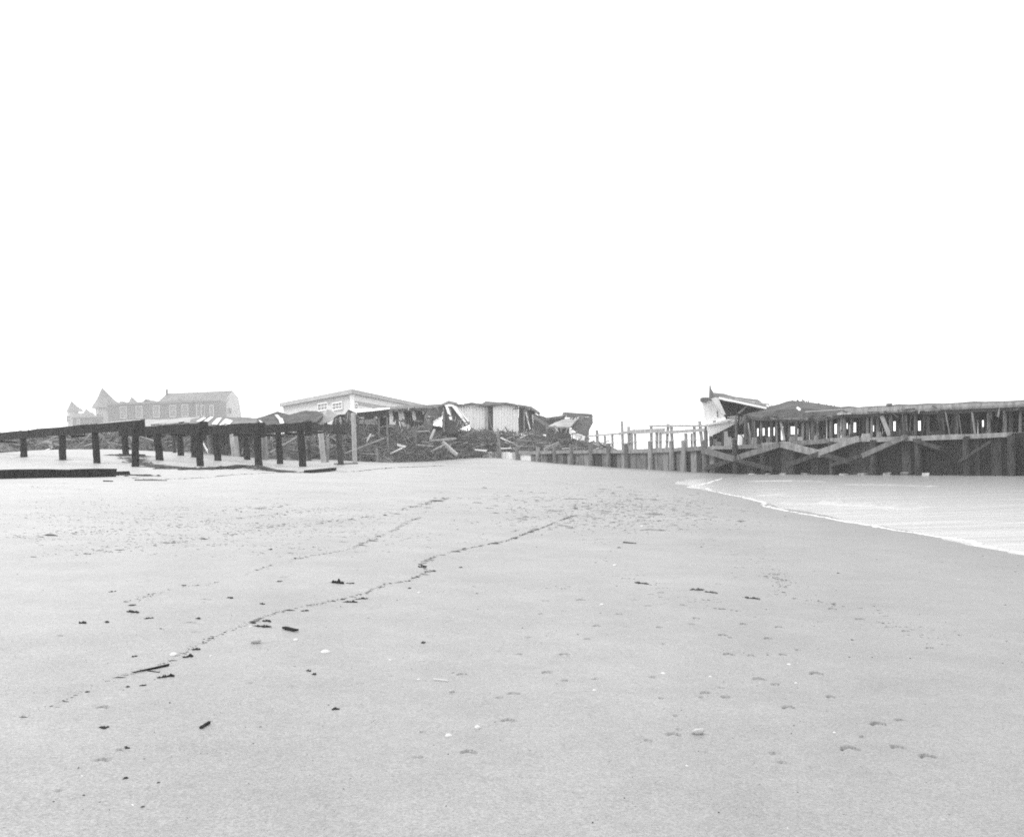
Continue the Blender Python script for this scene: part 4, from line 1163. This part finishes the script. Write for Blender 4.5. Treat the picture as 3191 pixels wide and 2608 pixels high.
# broken boards and blocks lying along the pavilion deck
JD = [(2258,1352,16,20,0),(2263,1350,14,14,3),(2275,1368,10,14,3),(2286,1370,8,12,2),(2296,1372,9,10,1),(2309,1358,18,9,4),(2320,1369,10,14,1),(2352,1370,16,16,2),(2366,1372,10,12,0),(2395,1370,8,16,1),(2470,1366,14,14,2),
      (2482,1362,10,18,1),(2495,1366,12,10,3),(2508,1378,26,10,3),(2525,1376,16,11,3),(2545,1364,9,16,2),(2556,1360,7,12,0),(2640,1362,14,10,1),(2660,1356,18,13,0),(2700,1356,24,12,3),(2742,1352,10,14,2),(2790,1350,24,12,0),(2836,1348,28,12,0),(2920,1350,22,13,0),(2240,1384,18,16,2),(2230,1378,12,22,1)]
for i, (px, py, w, h_, mi) in enumerate(JD):
    D = bulk_D(px, 1380) + 1.0
    c = W(px, py, D); k = pxm(D)
    zb_ = W(px, deck_y(px) - .5, D).z
    m_ = (M_dark, M_mid, M_grey, M_pale, M_white)[mi]
    top_ = W(px, py - h_ / 2, D).z
    hw = w * k / 2
    lean = random.uniform(-.25, .25)
    v = [(c.x - hw, D, zb_), (c.x + hw, D, zb_), (c.x + hw * .9, D + .35, zb_), (c.x - hw, D + .3, zb_),
         (c.x - hw * random.uniform(.5, 1) + lean * hw, D + .02, top_ * random.uniform(.97, 1)), (c.x + hw * random.uniform(.6, 1) + lean * hw, D + .02, top_), (c.x + hw * .7, D + .3, top_ * .97), (c.x - hw * .7, D + .3, top_)]
    f = [(3,2,1,0),(4,5,6,7),(0,1,5,4),(1,2,6,5),(2,3,7,6),(3,0,4,7)]
    o = settle(mesh_obj('broken_board_end', v, f, m_))
    tag(o, '%s board end %s' % (TONE[m_.name], 'on the deck below the bow shaped white wall' if px < 2340 else 'on the deck under the humped roof' if px < 2600 else 'on the deck under the straight right hand roof'), 'board', 'broken board ends along the pavilion deck')

# ================================================================== things lying on the sand
def weed(px, py, w, h_, label, seed, m=M_weed, cat='seaweed', name='seaweed_clump', group='seaweed clumps on the sand', ang=None):
    R = random.Random(seed)
    c = hit(px, py); k = pxm(c.y)
    L_ = w * k
    ang = R.uniform(-.5, .5) if ang is None else ang
    hz = max(h_ * k * .7, .012)
    bm = bmesh.new()
    n = max(4, int(w / 4))
    for i in range(n):
        t = (i + .5) / n - .5
        r = L_ / n * R.uniform(.6, 1.4)
        zz = hz * R.uniform(.35, 1.0) * (1 - (2 * t) ** 2 * .6)
        q = Vector((math.cos(ang) * t * L_ + R.uniform(-.3, .3) * r, math.sin(ang) * t * L_ * 1.5 + R.uniform(-1.8, 1.8) * r, 0))
        res = bmesh.ops.create_icosphere(bm, subdivisions=2, radius=1)
        for v in res['verts']:
            d = 1 + .6 * mnoise.noise(v.co * 1.9 + q * 37) + .3 * mnoise.noise(v.co * 4.5 + q * 11)
            v.co = Vector((v.co.x * r * d, v.co.y * r * d * 1.3, max(v.co.z, -.3) * zz * d)) + q
    for i in range(n * 2):                                   # loose strands
        t = R.uniform(-.6, .6); a = R.uniform(0, 6.28); l2 = L_ * R.uniform(.08, .3)
        q = Vector((math.cos(ang) * t * L_, math.sin(ang) * t * L_, hz * .2))
        e = q + Vector((math.cos(a) * l2, math.sin(a) * l2 * 1.6, R.uniform(-.3, .35) * hz))
        vs_, fs_ = bar_geo(q, e, L_ * .028, L_ * .02, taper=.3)
        bv = [bm.verts.new(x) for x in vs_]
        for f_ in fs_: bm.faces.new([bv[j] for j in f_])
    me_ = bpy.data.meshes.new(name); bm.to_mesh(me_); bm.free()
    me_.materials.append(m)
    o = bpy.data.objects.new(name, me_); COL.objects.link(o)
    o.location = c
    return tag(o, label, cat, group)
WEEDS = [(1052,1817,42,24,'ragged black seaweed clump alone left of the winding wrack line'),
         (1092,1817,26,7,'thin black weed tail beside the ragged lone clump'),
         (413,1907,46,11,'flat black seaweed strip on the upper left sand'),
         (463,1926,24,7,'small dark weed scrap below the flat black strip'),
         (518,2109,44,16,'spiky black seaweed clump below the long stick'),
         (584,2047,26,15,'round black weed lump in the wrack above the long stick'),
         (610,2024,26,11,'dark curl of weed at the top of the wrack cluster'),
         (815,1952,52,10,'long jagged weed streak left of the flat dark board'),
         (833,1936,26,12,'black tuft of weed just above the jagged streak'),
         (788,1941,20,6,'short dark weed dash left of the black tuft'),
         (950,1903,20,8,'small black weed lump on the wrack line by itself'),
         (1126,1866,34,8,'long dark weed scrap where the wrack line bends'),
         (1093,1876,40,9,'twisted weed strand beside the bend of the wrack line'),
         (818,1882,13,8,'small dark speck of weed above the wrack'),
         (1276,1833,10,6,'tiny dark weed lump right of the wrack line'),
         (1318,2003,14,8,'lone dark weed nub in the open middle sand'),
         (1436,1768,9,6,'tiny dark nub beyond the hook of the wrack line'),
         (962,2090,15,13,'upper of two dark weed scraps in the lower middle sand'),
         (978,2101,15,7,'lower of two dark weed scraps in the lower middle sand'),
         (1045,2210,24,7,'flat dark weed chip lower middle of the sand'),
         (258,1941,24,15,'blurred black weed lump near the left edge'),
         (332,1939,16,6,'short dark dash right of the blurred weed lump'),
         (321,2267,28,13,'dark weed lump on the lower left sand'),
         (395,2330,22,12,'blurred dark lump at the bottom left, left of its pair'),
         (392,2424,16,12,'small soft dark lump at the very bottom left'),
         (418,2045,14,5,'tiny dark dash upper of a pair at left'),
         (443,2136,16,7,'dark weed chip below the spiky clump'),
         (410,1886,18,6,'small weed dash above the flat black strip'),
         (350,1843,16,5,'thin weed dash high on the left sand'),
         (717,1863,20,6,'thin dark weed dash in the upper middle left'),
         (573,1824,14,6,'dark dash lying on the second wrack line'),
         (843,1712,12,7,'dark nub on the upper beach left of middle'),
         (870,1811,14,5,'thin dash of weed left of the ragged lone clump'),
         (618,1927,16,6,'faint weed dash on the middle left sand'),
         (1315,1767,24,10,'dark knot of weed at the hook of the wrack line'),
         (1349,1779,20,6,'dark weed scraps just right of the hook'),
         (2170,1838,44,9,'long dark weed bank on the right hand sand'),
         (2215,1846,36,7,'broken weed trail right of the long dark bank'),
         (2340,1864,50,8,'streaky weed trail right of centre'),
         (2000,1818,44,10,'faint grey weed patch in the middle right sand'),
         (240,1498,0,0,None)]
for i, (px, py, w, h_, lb) in enumerate(WEEDS):
    if lb: weed(px, py, w, h_, lb, 100 + i, M_weed if px < 1500 else M_scrap)

def stick(px0, py0, px1, py1, w, label, m=M_tar, name='driftwood_stick', cat='stick', group='sticks on the sand', taper=.6, th=.7):
    A, B = hit(px0, py0), hit(px1, py1)
    k = pxm((A.y + B.y) / 2)
    up = Vector((0, 0, w * k * .35))
    o = settle(bar(name, A + up, B + up, w * k, w * k * th, m, taper=taper, rag=.01, seg=5))
    return tag(o, label, cat, group)
stick(526, 2074, 414, 2098, 9, 'long black stick lying in the wrack at lower left', taper=.45)
stick(458, 2090, 496, 2095, 3.5, 'thin twig branching under the long black stick', taper=.7)
stick(625, 2270, 652, 2253, 9, 'short thick black stick on the lower left sand', taper=1)
stick(1352, 2118, 1398, 2122, 6, 'slim white stick lying in the lower middle sand', M_shell, taper=.8)
stick(1943, 1691, 1982, 1694, 5, 'dark sliver of board on the upper right sand', M_dark, taper=.5)
stick(2160, 1621, 2228, 1613, 5, 'pale bleached branch lying below the foam edge', M_shell, taper=.5)
stick(885, 1960, 924, 1968, 15, 'flat dark board below the jagged weed streak', M_tar, name='driftwood_board', cat='board', taper=.9, th=.4)
stick(420, 1497, 520, 1498, 4, 'thin dark lath on the sand before the first bent', M_dark, taper=.8)
stick(322, 1500, 352, 1501, 5, 'short dark lath left of the thin one', M_dark, taper=.8)

def shell(px, py, w, label, seed, tilt=0.2, dark=False):
    R = random.Random(seed); c = hit(px, py); k = pxm(c.y); r = w * k / 2
    N, Mr = 18, 5
    vs_, fs_ = [], []
    for layer in (1.0, .86):
        for i in range(Mr + 1):
            f = i / Mr
            for j in range(N):
                th_ = 2 * math.pi * j / N
                rib = 1 + .05 * math.cos(th_ * 9) * f
                vs_.append((r * f * rib * math.cos(th_) * layer, r * .8 * f * rib * math.sin(th_) * layer, (r * .55 * (1 - f * f)) * layer))
    n_ = (Mr + 1) * N
    for i in range(Mr):
        for j in range(N):
            a, b = i * N + j, i * N + (j + 1) % N
            fs_.append((a, b, b + N, a + N)); fs_.append((n_ + a, n_ + a + N, n_ + b + N, n_ + b))
    for j in range(N):
        a, b = Mr * N + j, Mr * N + (j + 1) % N
        fs_.append((a, b, n_ + b, n_ + a))
    o = mesh_obj('sea_shell', vs_, fs_, M_shell, smooth=True)
    rot = Matrix.Rotation(R.uniform(0, 6.28), 4, 'Z') @ Matrix.Rotation(tilt, 4, 'X')
    o.data.transform(Matrix.Rotation(R.uniform(-.6, .6), 4, 'Z') @ Matrix.Rotation(tilt, 4, 'X'))
    zmin = min(v.co.z for v in o.data.vertices)
    o.location = c - Vector((0, 0, zmin + .15 * r))
    return tag(o, label, 'shell', 'shells on the sand')
for i, (px, py, w, t, lb) in enumerate(((798,2003,36,2.7,'white shell lying open with a dark hollow below the weed streaks'),(1014,2032,34,.15,'domed white shell in the lower middle left'),(540,2042,28,.4,'white shell tucked in the wrack above the long stick'),
        (1408,2155,20,2.6,'small white shell right of the slim white stick'),(1488,2270,20,.8,'white shell with a dark underside at lower middle'),(1398,2292,26,.2,'flat pale shell at the lower middle'),(1304,2118,12,.5,'tiny shell left of the slim white stick'),
        (922,1995,18,.4,'small pale shell under the flat dark board'),(2176,2286,44,2.4,'large upturned shell with a dark hollow at lower right'),(780,1953,12,.2,'tiny white shell beside the jagged weed streak'),(1305,1847,13,.3,'tiny shell right of the bend in the wrack line'),
        (1875,1884,14,.3,'small pale shell in the right middle sand'),(2066,2098,18,.1,'bright round white shell on the right hand sand'),(2458,2070,16,.1,'bright white shell near the right hand footprints'),(2213,2108,13,.1,'white shell right of the bright round one'),(1852,2150,16,.1,'white shell lying alone in the lower right middle'),
        (2480,2128,12,.2,'small white shell below the right hand footprints'),(2600,2282,12,.2,'white shell near the bottom right corner'),(1915,1762,14,.3,'tiny white shell on the upper right sand'),(2000,1640,12,.3,'tiny white shell in the pebble patch'),(656,2044,10,.3,'tiny white shell right of the weed cluster'),(1215,2056,13,.1,'pale shell in the middle of the open sand'))):
    shell(px, py, w, lb, 500 + i, t)

# wrack lines: scraps of weed left by each tide
def scatter(name, label, pts, spread, density, size, m, kind='stuff', gapn=.9):
    J = Joined()
    q = [hit(*p_) for p_ in pts]
    for a, b in zip(q[:-1], q[1:]):
        L_ = (b - a).length
        for k in range(int(L_ * density * (a.y / 12) ** .2) + 1):
            p_ = a.lerp(b, random.random())
            if mnoise.noise(p_ * gapn + Vector((5, 2, 0))) < -.25 and random.random() < .8: continue
            p_ = p_ + Vector((random.gauss(0, spread), random.gauss(0, spread * 1.6), 0))
            scrap(J, p_.x, p_.y, size * random.lognormvariate(0, .6) * (p_.y / 8) ** .45, random.random() < .6)
    return tag(J.build(name, m), label, kind=kind)
def scrap(J, x, y, s, dash=False):
    z = gz(x, y)
    a = random.gauss(0, .18) if dash else random.uniform(0, 6.28)
    ca, sa = math.cos(a), math.sin(a)
    l, w, h_ = s, s * random.uniform(.3, .8), s * random.uniform(.12, .4)
    if dash: l, w, h_ = s * random.uniform(1.2, 2.6), s * random.uniform(.3, .7), s * random.uniform(.1, .25)
    v = [(-l, 0, -.004), (0, -w, -.004), (l, 0, -.004), (0, w, -.004), (random.uniform(-.3, .3) * l, random.uniform(-.3, .3) * w, h_), (l * .5, 0, h_ * .6)]
    J.add(([(x + p_[0] * ca - p_[1] * sa, y + p_[0] * sa + p_[1] * ca, z + p_[2]) for p_ in v], [(0,1,4),(1,5,4),(1,2,5),(2,3,5),(3,4,5),(3,0,4)]))
LINES = [[(60,2235),(150,2200),(225,2170),(330,2122),(420,2088),(530,2062),(600,2020),(660,1987),(760,1946),(840,1915),(950,1887),(1060,1868),(1130,1850),(1200,1820),(1270,1810),(1330,1778),(1322,1768),(1310,1760),(1318,1750),(1360,1732),(1430,1714),(1540,1692),(1590,1681),(1640,1661),(1700,1640),(1760,1616),(1800,1604)],
         [(370,1880),(450,1860),(550,1830),(640,1822),(750,1795),(850,1760),(900,1745),(1000,1727),(1090,1711),(1130,1692),(1180,1672),(1225,1655),(1270,1626),(1310,1612)],
         [(60,1730),(215,1727),(300,1724),(360,1712),(440,1702),(520,1692),(600,1682),(700,1665),(800,1650),(900,1630),(1000,1628),(1060,1620),(1120,1614),(1230,1592),(1290,1580),(1340,1566),(1385,1550)],
         [(60,1672),(230,1665),(350,1655),(500,1642),(600,1624),(720,1618),(830,1608),(950,1590),(1080,1580)],
         [(250,1668),(400,1622),(500,1607),(620,1600),(760,1587),(900,1570)],
         [(400,1488),(480,1494),(560,1492),(700,1482),(830,1474),(960,1470),(1100,1462),(1200,1460),(1330,1453),(1400,1448)],
         [(640,2250),(720,2190),(800,2150),(900,2100),(960,2060)],
         [(1490,1676),(1520,1685),(1560,1692),(1600,1680)],
         [(1180,1870),(1300,1850),(1400,1838),(1500,1825)],
         [(1670,1790),(1700,1810),(1750,1822),(1790,1840)]]
DENS = [80, 46, 30, 26, 26, 22, 240, 24, 16, 16]; SZ = [.0075, .008, .0095, .0095, .009, .012, .0022, .006, .005, .006]; SP = [.018, .03, .09, .16, .2, .1, .03, .02, .03, .04]
LB = ['main winding line of dark tide wrack across the beach', 'second line of weed scraps higher up the beach', 'third scattered line of weed scraps up the beach', 'fourth faint line of weed scraps near the left bents', 'broken weed scraps between the upper tide lines',
      'thin weed line just below the ruined boardwalk', 'faint fine grit line at the lower left', 'short weed hook beside the main wrack', 'faint specks trailing right of the main wrack', 'faint specks in the middle right sand']
for i, l in enumerate(LINES):
    scatter('tide_wrack', LB[i], l, SP[i], DENS[i], SZ[i], M_scrap)
# patches of scraps on the upper left beach, elongated along the tide lines
J = Joined()
for k in range(330):
    px = random.uniform(60, 1300); py = random.triangular(1488, 1740, 1600)
    c = hit(px, py); a = -.35
    for j in range(random.randint(2, 16)):
        t = random.gauss(0, .7)
        scrap(J, c.x + t, c.y - t * .25 + random.gauss(0, .12), random.uniform(.008, .024), True)
tag(J.build('weed_scraps', M_scrap), 'patches of weed scraps thinly strewn over the upper left beach', kind='stuff')
# wood crumbs washed against the feet of the bents
for pts, lb in (([(372,1462),(520,1461),(640,1463)], 'dark crumbs of wood along the feet of the left bents'), ([(600,1462),(760,1458),(900,1455)], 'dark crumbs of wood along the feet of the middle bents'), ([(190,1440),(300,1437),(350,1432)], 'dark crumbs of wood behind the massive black timber'), ([(330,1420),(400,1428),(480,1430)], 'dark crumbs of wood under the first bent')):
    scatter('wood_and_shade_crumbs', lb, pts, .35, 14, .05, M_scrap)
J = Joined()  # dark crumbs added at pile feet in place of scour and contact shade
for q in [o_ for o_ in COL.objects if o_.name.startswith('pile') and o_.parent is not None and o_.parent.name.startswith('pile_bent')]:
    b = [v_.co for v_ in q.data.vertices][:9]
    ctr = sum(b, Vector()) / len(b) + q.parent.location
    for k in range(26):
        a, r = random.uniform(0, 6.28), abs(random.gauss(.22, .22))
        scrap(J, ctr.x + r * math.cos(a) * 1.3, ctr.y + r * math.sin(a), random.uniform(.015, .06), True)
tag(J.build('wood_and_shade_crumbs', M_scrap), 'dark crumbs added as contact shade round the feet of the piles', kind='stuff')
# pebbles
J = Joined()
for k in range(4200):
    px, py = random.gauss(1930, 200), random.triangular(1490, 1670, 1570)
    c = hit(px, py)
    if c.z < SEA + .03: continue
    scrap(J, c.x, c.y, random.lognormvariate(0, .6) * .025, random.random() < .4)
tag(J.build('pebbles', M_stone), 'pebble patch between the sand crest and the waterline', kind='stuff')
J = Joined()
for k in range(2600):
    px, py = random.uniform(0, 3191), 1560 + 1040 * random.random() ** 1.4
    c = hit(px, py)
    if c.z < SEA + .03: continue
    scrap(J, c.x, c.y, random.lognormvariate(0, .5) * .0045 * (c.y / 6) ** .7)
tag(J.build('beach_specks', M_scrap), 'tiny dark specks scattered over the open sand', kind='stuff')
J = Joined()
for k in range(700):
    px, py = random.uniform(0, 3191), 1560 + 1040 * random.random() ** 1.2
    c = hit(px, py)
    if c.z < SEA + .03: continue
    scrap(J, c.x, c.y, random.lognormvariate(0, .5) * .0045 * (c.y / 6) ** .7)
tag(J.build('shell_fragments', M_shell), 'tiny white shell fragments scattered over the open sand', kind='stuff')
# dark flakes stand in for the shade in far heel prints
J = Joined()
for (x0, y0, x1, y1, n) in ((1850,1675,1900,1760,9),(2150,1650,2440,1830,40),(2360,1690,2450,1860,22),(2500,1840,2960,2010,22),(1650,1560,1900,1700,30),(1900,1800,2300,1900,24),(2380,1760,2560,1880,20)):
    for k in range(n):
        f = random.random()
        c = hit(x0 + (x1 - x0) * f + random.gauss(0, 18), y0 + (y1 - y0) * f + random.gauss(0, 12))
        for j in range(random.randint(2, 5)):
            scrap(J, c.x + random.gauss(0, .06), c.y + random.gauss(0, .02), random.uniform(.007, .018), True)
tag(J.build('print_shade_flakes', M_scrap), 'dark flakes standing in for shaded heel prints across the right hand sand', kind='stuff')

# ================================================================== haze: one closed box of even density round everything
m = bpy.data.materials.new('sea_fog'); m.use_nodes = True
nt = m.node_tree; nt.nodes.clear()
out = nt.nodes.new('ShaderNodeOutputMaterial'); pvn = nt.nodes.new('ShaderNodeVolumePrincipled')
pvn.inputs['Color'].default_value = (.98, .98, .98, 1); pvn.inputs['Density'].default_value = HAZE_DENSITY
nt.links.new(pvn.outputs[0], out.inputs['Volume'])
v, f = box_geo((-800, -240, -5), (800, 800, 24))
hz = mesh_obj('haze', v, f, m)
hz['kind'] = 'stuff'; hz['label'] = 'thin sea fog lying over the whole beach'
